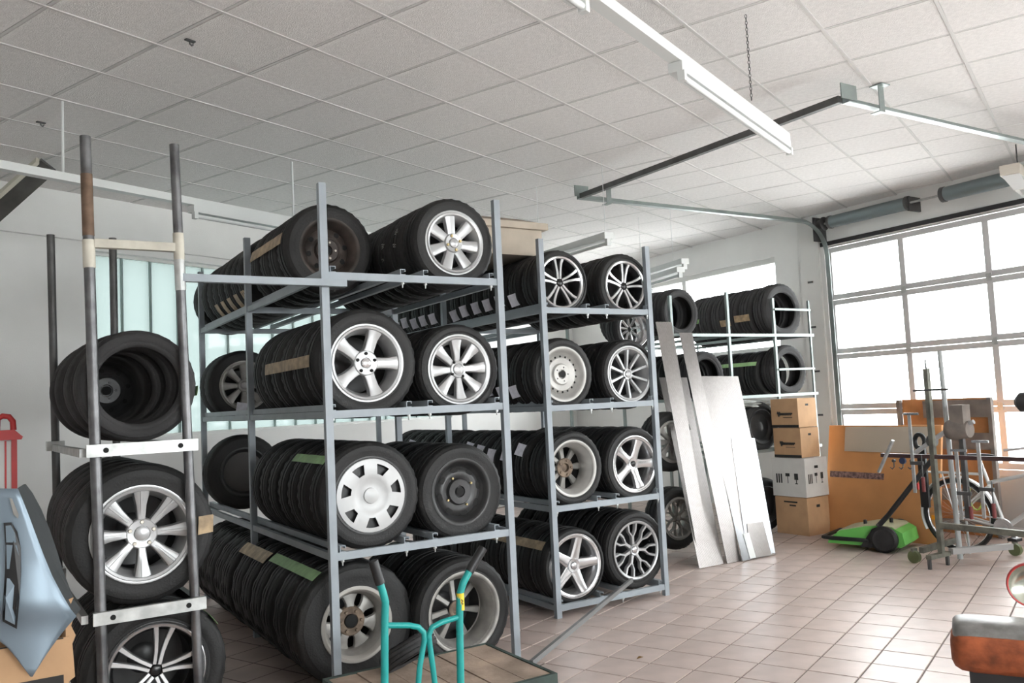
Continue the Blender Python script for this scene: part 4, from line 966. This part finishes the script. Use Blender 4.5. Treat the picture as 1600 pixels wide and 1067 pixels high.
obj('handlebar', MB().tube([(.62, -.28, .98), (.78, -.22, 1.0), (.82, 0, 1.0), (.78, .22, 1.0), (.62, .28, .98)], .012, 8), chrome, tk, smooth=40); obj('stem', MB().tube([HD, (.82, 0, 1.0)], .014, 8), chrome, tk, smooth=40)
obj('rear_lock', MB().tube([(.16+.06*math.cos(a_), .03, .52+.12*math.sin(a_)) for a_ in [i*2*PI/16 for i in range(16)]], .008, 6, closed=True), mat('lime_cable', (.35, .5, .06), .5), tk, smooth=60)
# ------------------------------------------------------------------ clamp rack
KU = 4.22
tc_ = thing('clamp_rack', 'rolling steel clamp rack with upright post standing before the bicycle', 'rack', P(KU, 0, 0), ANG)   # local y = w
gs = mat('worn_green_grey_steel', (.17, .17, .14), .55, .4, noise=.35, nscale=10)
obj('post', MB().box(-.022, .022, -.245, -.205, .09, 1.72), gs, tc_); obj('foot_bar', MB().box(-.19, .10, -.25, -.20, .085, .12), gs, tc_)
for x_ in (-.18, .085): obj('foot', MB().box(x_-.012, x_+.012, -.235, -.21, 0, .085), dark_steel, tc_)
obj('top_bar', MB().box(-.02, .02, -1.3, .28, .93, .965), mat('dark_maroon_steel', (.06, .03, .03), .5), tc_)
obj('base_rail', MB().box(-.025, .025, -1.4, -.22, .33, .38), gs, tc_); obj('post', MB().box(-.022, .022, -1.32, -1.28, .05, 1.0), gs, tc_)
obj('outrigger', MB().bar((-.02, -.05, .12), (.60, .02, .12), .04, .05), gs, tc_); obj('outrigger', MB().bar((.1, -.25, .12), (.75, -.42, .10), .05, .05), mat('grey_worn_paint', (.35, .34, .33), .6), tc_)
def caster(x_, y_): 
    c_ = obj('caster', MB().box(x_-.03, x_+.03, y_-.012, y_+.012, .10, .13), gs, tc_); obj('caster_wheel', MB().lathe([(-.018, .0001), (-.018, .02), (-.02, .055), (.02, .055), (.018, .02), (.018, .0001)], 20), mat('olive_caster', (.12, .14, .06), .6), c_, (x_, y_, .056), PI/2, smooth=35)
caster(-.02, .02); caster(.85, -.40)
obj('cross_peg', MB().tube([(-.02, -.10, 1.53), (-.02, -.42, 1.53)], .010, 6), dark_steel, tc_); obj('rod', MB().tube([(0, -.225, 1.72), (0, -.22, 1.80)], .008, 6), dark_steel, tc_)
tag(obj('white_pole', MB().tube([(0, 0, .002), (-.02, .02, 1.88)], [.024, .02], 12), mat('greyed_white_pole', (.4, .42, .42), .5), None, P(4.62, -.15, 0), ANG), 'slim pale upright pole behind the clamp rack post', 'pole')
def clamp(label, y_, ztop, zbot, tiltx, hm, x_=-.05):
    t = thing('bar_clamp', label, 'clamp', P(KU+x_, y_, zbot), ANG); L = ztop-zbot; t.rotation_euler.x = tiltx
    obj('rail', MB().box(-.006, .006, -.014, .014, 0, L), galv, t); obj('fixed_jaw', MB().box(-.008, .008, -.09, .05, L-.02, L), chrome, t); obj('sliding_jaw', MB().box(-.012, .012, -.10, .02, L*.35, L*.35+.03), dark_steel, t)
    obj('screw', MB().tube([(0, -.085, L*.20), (0, -.085, L*.48)], .007, 6), dark_steel, t); obj('grip', MB().tube([(0, -.085, L*.02), (0, -.085, L*.2)], .016, 8), hm, t, smooth=40); return t
qx = lambda x, y: pu(x, y, KU-.06)
for lb, xx, y0, y1, tx, hm in (('silver bar clamp hanging before the beige strip', 1424, 645, 770, 0, darkred), ('bar clamp with dark red grip next to the post', 1497, 702, 812, 0, darkred), ('bar clamp with pale rail hanging before the bicycle saddle', 1532, 688, 810, 0, darkred)):
    a_ = qx(xx, y0); b_ = qx(xx+5, y1); clamp(lb, b_.y, a_.z, b_.z, tx, hm)
a_ = qx(1394, 688); b_ = qx(1372, 738); tag(obj('loose_bar', MB().bar((0, 0, 0), (0, a_.y-b_.y, a_.z-b_.z), .02, .03, (1, 0, 0)), galv, None, P(KU-.05, b_.y, b_.z), ANG), 'short pale bar slanting across the end of the clamp rack', 'bar')
for k, x_ in enumerate((1390, 1404, 1418)):
    a_ = qx(x_, 718); o = thing('hanging_hook', ('hook with small blue pulley on the clamp rack bar' if k == 1 else ('small dark hook at the free end of the clamp rack bar', '', 'small dark hook between blue pulley and bar clamp')[k]), 'hook', P(KU, a_.y, a_.z), ANG, None if k == 1 else 'hooks under the clamp rack bar')
    obj('hook_shank', MB().tube([(0, 0, .0), (0, 0, -.07), (0, .02, -.09), (0, .04, -.075)], .006, 6), dark_steel, o, smooth=40)
    obj('hook_head', MB().lathe([(-.012, .0001), (-.012, .03 if k == 1 else .014), (.012, .03 if k == 1 else .014), (.012, .0001)], 14), mat('navy_paint', (.03, .05, .12), .5) if k == 1 else dark_steel, o, (0, 0, -.015), PI/2)
# steel pulling head with tubular arms
q = pu(1500, 650, 4.55); th = thing('puller_head', 'grey steel puller head with silver arms above the clamp rack', 'tool', P(4.55, q.y, q.z), ANG)
obj('head_block', MB().box(-.06, .06, -.06, .06, -.08, .10), batten, th); obj('round_body', MB().lathe([(-.08, .0001), (-.08, .07), (.06, .10), (.12, .08), (.12, .0001)], 18), batten, th, (0, 0, -.12), smooth=40)
obj('arm', MB().tube([(0, .02, -.06), (-.05, .22, -.20)], .022, 10), alloy, th, smooth=40); obj('arm', MB().tube([(0, -.12, -.05), (0, .02, -.10)], .02, 10), alloy, th, smooth=40); obj('arm', MB().tube([(-.06, .28, -.24), (-.08, .42, -.34)], .02, 10), alloy, th, smooth=40); obj('arm_joint', MB().lathe([(-.03, .0001), (-.03, .05), (.03, .05), (.03, .0001)], 14), dark_steel, th, (-.05, .25, -.22)); obj('stem', MB().box(-.02, .02, -.02, .02, -.9, -.1), dark_steel, th)
# dark hanging bag behind the clamps
q = pu(1437, 690, 4.75); tg = thing('strap_bundle', 'black strap bundle hanging in front of the fibreboard edge', 'strap', P(4.75, q.y, q.z), ANG)
obj('strap_loop', MB().tube([(0, .05*math.cos(a_), .07*math.sin(a_)) for a_ in [i*2*PI/14 for i in range(14)]], .022, 8, closed=True), black_pl, tg, smooth=50); obj('strap_tail', MB().box(-.015, .015, -.05, .03, -.62, -.04), black_pl, tg)
# ------------------------------------------------------------------ wooden deck cart
DZ = .25
tk = thing('deck_cart', 'low cart with weathered plank deck and dark green frame', 'cart', P(0, 0, 0), ANG)
u0, u1, w0, w1 = -1.36, -.44, -1.06, -.40
n = 6; pwid = (u1-u0)/n
for i in range(n): obj('plank', MB().box(u0+i*pwid+.003, u0+(i+1)*pwid-.003, w0, w1, DZ-.03+random.uniform(-.002, .002), DZ+random.uniform(-.003, .002)), wood, tk)
gf = mat('dark_green_frame', (.045, .07, .06), .6, noise=.3)
for a_, b_, c_, d_ in ((u0-.02, u1+.02, w1, w1+.02), (u0-.02, u1+.02, w0-.02, w0), (u0-.02, u0, w0, w1), (u1, u1+.02, w0, w1)): obj('frame_rail', MB().box(a_, b_, c_, d_, DZ-.07, DZ+.004), gf, tk)
for x_ in (u0+.12, u1-.12):
    for y_ in (w0+.1, w1-.1): obj('cart_wheel', MB().lathe([(-.02, .0001), (-.02, .075), (-.015, .085), (.015, .085), (.02, .075), (.02, .0001)], 20), black_pl, tk, (x_, y_, .086), PI/2, smooth=35); obj('wheel_fork', MB().box(x_-.04, x_+.04, y_-.03, y_+.03, .17, DZ-.03), gf, tk)
a_ = loc(pz(830, 1036, .16)); b_ = pw(987, 906, .57)
tag(obj('draw_bar', MB().bar((0, 0, 0), b_-a_, .022, .03), mat('grey_steel_bar', (.2, .2, .2), .5, .5), None, P(*a_), ANG), 'grey steel draw bar slanting from the cart up to the forked-spoke wheel', 'bar')
q = loc(pz(630, 1008, DZ+.1))
tyre_s = thing('small_tyre', 'small grey tyre lying tilted at the back of the cart deck', 'tyre', P(-.98, -.55, DZ+.10), ANG+.5); tyre_s.rotation_euler.x = 1.0
obj('tyre_body', tyre_mesh(.155, .09, .09), rubber_grey, tyre_s)
# ------------------------------------------------------------------ teal hand truck
HW = -1.25
hl = lambda x, y: pw(x, y, HW)
th = thing('hand_truck', 'teal tubular hand truck with black grips beside the cart', 'hand truck', P(0, HW, 0), ANG)
def pth(pts, dy=0): return [(hl(x, y).x, dy, hl(x, y).z) for x, y in pts]
Lb = hl(596, 1060).x; Rb = hl(717, 1060).x
sm = lambda pts: pts
lt = pth([(594, 912), (599, 928), (602, 940), (601, 975)]) + [(Lb, 0, .12)]
rt = pth([(733, 893), (724, 910), (719, 926), (718, 965)]) + [(Rb, 0, .12)]
obj('side_tube', MB().tube(lt, .0165, 12), teal, th, smooth=50); obj('side_tube', MB().tube(rt, .0165, 12), teal, th, smooth=50)
obj('grip', MB().tube(pth([(583, 876), (588, 893), (594, 912)]), .021, 12), black_pl, th, smooth=50, label='black rubber grip'); obj('grip', MB().tube(pth([(755, 856), (744, 874), (733, 893)]), .021, 12), black_pl, th, smooth=50, label='black rubber grip')
il = pth([(602, 977), (640, 977), (654, 980), (662, 988), (663, 1000), (656, 1040)]) ; il += [(il[-1][0]-.05, 0, .15)]
ir = pth([(716, 964), (690, 972), (675, 980), (670, 992), (671, 1005), (676, 1040)]); ir += [(ir[-1][0]+.03, 0, .15)]
obj('inner_brace', MB().tube(il, .0125, 10), teal, th, smooth=60); obj('inner_brace', MB().tube(ir, .0125, 10), teal, th, smooth=60)
y0_, y1_ = hl(719, 953).z, hl(719, 926).z; xs = hl(719.5, 940).x
obj('sticker', MB().tube([(xs, 0, y0_), (xs, 0, y1_)], .0172, 14, caps=False), yellow, th, smooth=50, label='yellow sticker with black print')
obj('sticker_print', MB().tube([(xs+.004*math.sin(i*2), -.0174, (y0_+y1_)/2-.012+i*.004) for i in range(7)], .0022, 5), ink, th)
obj('cross_tube', MB().tube([(Lb, 0, .15), (Rb, 0, .15)], .0125, 10), teal, th, smooth=50); obj('toe_plate', MB().box(Lb-.03, Rb+.03, -.005, .22, .012, .022), teal, th)
for x_, rr in ((Rb+.10, .15), (Lb-.10, .15)):
    obj('wheel', tyre_mesh(rr, .08, .085, .006), rubber_grey, th, (x_, -.10, rr+.001), PI/2)
    obj('wheel_rim', MB().lathe([(-.03, .0001), (-.03, .07), (-.035, .088), (.035, .088), (.03, .07), (.03, .0001)], 24), teal, th, (x_, -.10, rr+.001), PI/2)
obj('axle', MB().tube([(Lb-.11, -.10, .151), (Rb+.11, -.10, .151)], .010, 8), dark_steel, th); obj('axle_arm', MB().bar((Lb, 0, .3), (Lb, -.1, .151), .02), teal, th); obj('axle_arm', MB().bar((Rb, 0, .3), (Rb, -.1, .151), .02), teal, th)
# ------------------------------------------------------------------ car fender leaning on a carton (left foreground)
FW = -.72
fl_ = lambda x, y, w_=FW: pw(x, y, w_)
tf = thing('car_fender', 'blue-silver car fender standing on its edge on a cardboard carton', 'car part', P(0, FW, 0), ANG)
rows = [(761, -70, 27), (775, -72, 33), (800, -76, 43), (830, -80, 54), (865, -84, 67), (895, -87, 79), (925, -90, 95), (945, -92, 107), (958, -93, 117), (975, -94, 101), (990, -95, 88), (1004, -60, 77), (1018, 14, 67), (1034, 30, 57), (1046, 40, 50)]
rows = [(761, -70, 27), (775, -72, 33), (800, -76, 43), (830, -80, 54), (865, -84, 67), (895, -87, 79), (925, -90, 95), (945, -92, 107), (958, -93, 117), (975, -40, 101), (990, -5, 88), (1004, 12, 77), (1018, 24, 67), (1034, 36, 57), (1047, 46, 49)]
def bulge(x, y_):
    g = (x+90)/210; return -.10*math.sin(max(0, min(1, g))*PI*.75) + .12*max(0, g-.75) - .03*math.exp(-((y_-935)/24)**2)
mb = MB(); nc = 12
for y_, xa, xb in rows:
    for i in range(nc+1):
        f = i/nc; x = xa+(xb-xa)*f; p = fl_(x, y_)
        g = (x+90)/210
        bul = bulge(x, y_)
        mb.v.append((p.x, bul, p.z))
m_ = nc+1
for i in range(len(rows)-1):
    for j in range(nc): mb.f.append((i*m_+j, i*m_+j+1, (i+1)*m_+j+1, (i+1)*m_+j))
o = obj('outer_panel', mb, fender_m, tf, smooth=50)
so = o.modifiers.new('sheet', 'SOLIDIFY'); so.thickness = .004; so.offset = 1
lip = [(27, 761), (33, 775), (43, 800), (54, 830), (67, 865), (79, 895), (95, 925), (107, 945), (117, 958)]
mb = MB()
for i, (x, y_) in enumerate(lip):
    p = fl_(x, y_); q2 = fl_(x+(14+10*math.sin(i*.5)), y_-4); b0 = bulge(x, y_); mb.v += [(p.x-.004, b0+.006, p.z), (p.x+.02, b0+.07, p.z+.01), (q2.x-.005, b0+.12, q2.z)]
for i in range(len(lip)-1):
    for j in range(2): mb.f.append((i*3+j, i*3+j+1, i*3+j+4, i*3+j+3))
o = obj('inner_flange', mb, mat('dark_inner_fender', (.03, .034, .036), .6), tf); so = o.modifiers.new('sheet', 'SOLIDIFY'); so.thickness = .004
def on_f(name, pts, m, off, thick=.006):
    vv = [(fl_(x, y_).x, bulge(x, y_)-off, fl_(x, y_).z) for x, y_ in pts]; n_ = len(vv)
    vv += [(a_, b_+thick, c_) for a_, b_, c_ in vv]
    obj(name, MB().add(vv, [tuple(range(n_)), tuple(range(2*n_-1, n_-1, -1))]+[(i, (i+1) % n_, (i+1) % n_+n_, i+n_) for i in range(n_)]), m, tf)
on_f('vent_seal', [(5, 813), (17, 812), (26, 826), (31, 850), (32, 885), (29, 925), (25, 973), (4, 962), (3, 945), (7, 890), (8, 850)], black_pl, .022)
fv = mat('fender_vent_paint', (.20, .26, .31), .35, .5)
on_f('vent_panel', [(8, 817), (16, 816), (22, 828), (24, 842), (9, 842)], fv, .028)
on_f('vent_panel', [(9, 846), (25, 846), (28, 860), (28, 882), (10, 882)], fv, .028)
on_f('vent_panel', [(10, 896), (27, 898), (25, 930), (22, 966), (7, 958), (8, 925)], fender_m, .028)
on_f('marker_slot', [(14, 775), (18, 776), (28, 800), (27, 806), (20, 800)], alloy_dull, .02)
# carton under the fender
cz_ = fl_(50, 1003, FW-.05).z; bx = fl_(108, 1040, FW-.05).x; bl_ = fl_(-90, 1040, FW-.05).x
tcb = thing('torn_carton', 'open cardboard carton with torn edge under the car fender', 'box', P(0, FW-.06, 0), ANG)
obj('box_front', MB().box(bl_, bx, 0, .006, 0, cz_), card, tcb); obj('box_side', MB().box(bx-.006, bx, .006, .34, 0, cz_), card, tcb); obj('box_side', MB().box(bl_, bl_+.006, .006, .34, 0, cz_), card, tcb); obj('box_back', MB().box(bl_+.006, bx-.006, .334, .34, 0, cz_), card, tcb); obj('box_bottom', MB().box(bl_+.006, bx-.006, .006, .334, .001, .007), card, tcb)
mb = MB(); pts = [(bx-.001, .0, cz_-.12)]
yy = [(0, .02), (.012, .05), (-.004, .09), (.01, .13), (-.006, .17), (.006, .20)]
tp_ = [(bx+.012+a_, b_+cz_-.05) for a_, b_ in yy]; obj('torn_flap', MB().prism([(bx-.01, cz_-.18), (bx+.02, cz_-.16)]+tp_+[(bx-.012, cz_+.14)], .002, .006), card, tcb)
obj('black_band', MB().box(bl_, bx-.02, -.0025, -.0005, cz_-.005, cz_), ink, tcb); obj('black_band', MB().box(bl_, bx-.02, -.0025, -.0005, fl_(50, 1062, FW-.05).z-.04, fl_(50, 1062, FW-.05).z), ink, tcb)
# red and white stand against the wall
RWp = .9
r_ = lambda x, y: pw(x, y, RWp)
tr_ = thing('red_stand', 'red and white metal stand with loop handle beside the pipe rack', 'stand', P(0, RWp, 0), ANG)
a0 = r_(-30, 672).x; a1 = r_(24, 672).x; zt_ = r_(10, 672).z
obj('handle_loop', MB().tube(pth2 := [(r_(x, y).x, 0, r_(x, y).z) for x, y in ((-5, 672), (-4, 655), (4, 650), (14, 651), (20, 658), (21, 672))], .016, 8), red, tr_, smooth=50)
obj('cap', MB().prism([(r_(-40, 672).x, zt_), (r_(22, 670).x, zt_+.0), (r_(35, 677).x, zt_-.04), (r_(33, 680).x, zt_-.055), (r_(-40, 680).x, zt_-.055)], -.09, .09), red, tr_)
for x in (-36, 22): xx = r_(x, 700).x; obj('leg', MB().box(xx-.014, xx+.014, -.03, .03, .0, zt_-.055), red, tr_)
obj('front_panel', MB().box(r_(-34, 700).x, r_(18, 700).x, -.02, .02, .35, zt_-.055), mat('off_white_enamel', (.66, .65, .63), .5), tr_); obj('front_stripe', MB().box(r_(7, 700).x, r_(10, 700).x, -.024, -.0205, .35, zt_-.06), red, tr_)
# ------------------------------------------------------------------ right foreground machine and lamp
c0 = CAM + ray(1560, 1010)*3.1
tm = thing('rusty_machine', 'rusty orange machine housing with worn silver top in the right foreground', 'machine', (c0.x, c0.y, 0), -.5)
zt2 = (CAM + ray(1540, 972)*3.1).z; zb2 = (CAM + ray(1540, 1046)*3.1).z
def rsec(x0, x1, prof, rnd):
    # profile (y,z) swept along x, shrunk at the left end to round it
    mbx = MB(); st = [(x0, .55), (x0+rnd*.15, .8), (x0+rnd*.45, .94), (x0+rnd, 1), (x1, 1)]; cy = sum(p[0] for p in prof)/len(prof); cz = sum(p[1] for p in prof)/len(prof); m_ = len(prof)
    for x, k_ in st: mbx.v += [(x, cy+(a_-cy)*k_, cz+(b_-cz)*k_) for a_, b_ in prof]
    for i in range(len(st)-1):
        for j in range(m_): mbx.f.append((i*m_+j, i*m_+(j+1) % m_, (i+1)*m_+(j+1) % m_, (i+1)*m_+j))
    mbx.f += [tuple(range(m_)), tuple((len(st)-1)*m_+j for j in range(m_))[::-1]]; return mbx
hh = zt2-zb2
obj('housing', rsec(-.155, .7, [(-.10, zb2+.03), (-.07, zb2), (.10, zb2), (.13, zb2+.03), (.14, zt2-.06), (.13, zt2-.035), (-.11, zt2-.035), (-.118, zt2-.07)], .07), rustorange, tm, smooth=50)
obj('top_cover', rsec(-.145, .7, [(-.113, zt2-.06), (.138, zt2-.06), (.125, zt2-.02), (.08, zt2), (-.05, zt2), (-.095, zt2-.02)], .06), mat('worn_silver_top', (.30, .295, .29), .42, .5, noise=.35, nscale=12), tm, smooth=50)
obj('black_base', MB().box(-.10, .65, -.07, .10, 0, zb2+.02), black_pl, tm)
c1 = CAM + ray(1612, 914)*3.3
tl_ = thing('round_lamp', 'round chrome lamp with thin red rim above the rusty machine', 'lamp', (c1.x, c1.y, c1.z), -.45)
obj('bowl', MB().lathe([(-.005, .082), (.02, .08), (.07, .06), (.10, .02), (.102, .0001)], 28), darkred, tl_, smooth=50); obj('red_rim', MB().lathe([(-.010, .080), (-.013, .084), (.0, .088), (.01, .085), (.0, .08)], 28, True), red, tl_, smooth=50); obj('reflector', MB().lathe([(-.008, .080), (.015, .06), (.03, .02), (.03, .0001)], 28), mat('greenish_chrome', (.5, .52, .45), .2, .8), tl_, smooth=50)
obj('stem', MB().bar((0, .06, -.02), (0, .06, zt2-c1.z-.001), .02), dark_steel, tl_)
c2 = pu(1603, 628, 5.2); tr2 = thing('dark_tool_head', 'dark rounded tool head standing before the garage door', 'tool', P(5.2, c2.y, c2.z), ANG)
obj('knob', MB().lathe([(-.08, .0001), (-.08, .05), (-.03, .09), (.04, .09), (.08, .05), (.08, .0001)], 20), black_pl, tr2, smooth=40); obj('stand', MB().box(-.015, .015, -.015, .015, -c2.z, -.05), dark_steel, tr2)
# dry leaf on the tiles
q = pz(1000, 1028, .001); mb = MB().add([(-.03, 0, 0), (0, .016, .006), (.03, 0, .002), (0, -.016, .006), (0, 0, .012)], [(0, 1, 4), (1, 2, 4), (2, 3, 4), (3, 0, 4)])
tag(obj('dry_leaf', mb, mat('brown_leaf', (.22, .12, .03), .7), None, q, .6), 'small dry brown leaf on the floor tiles', 'leaf')
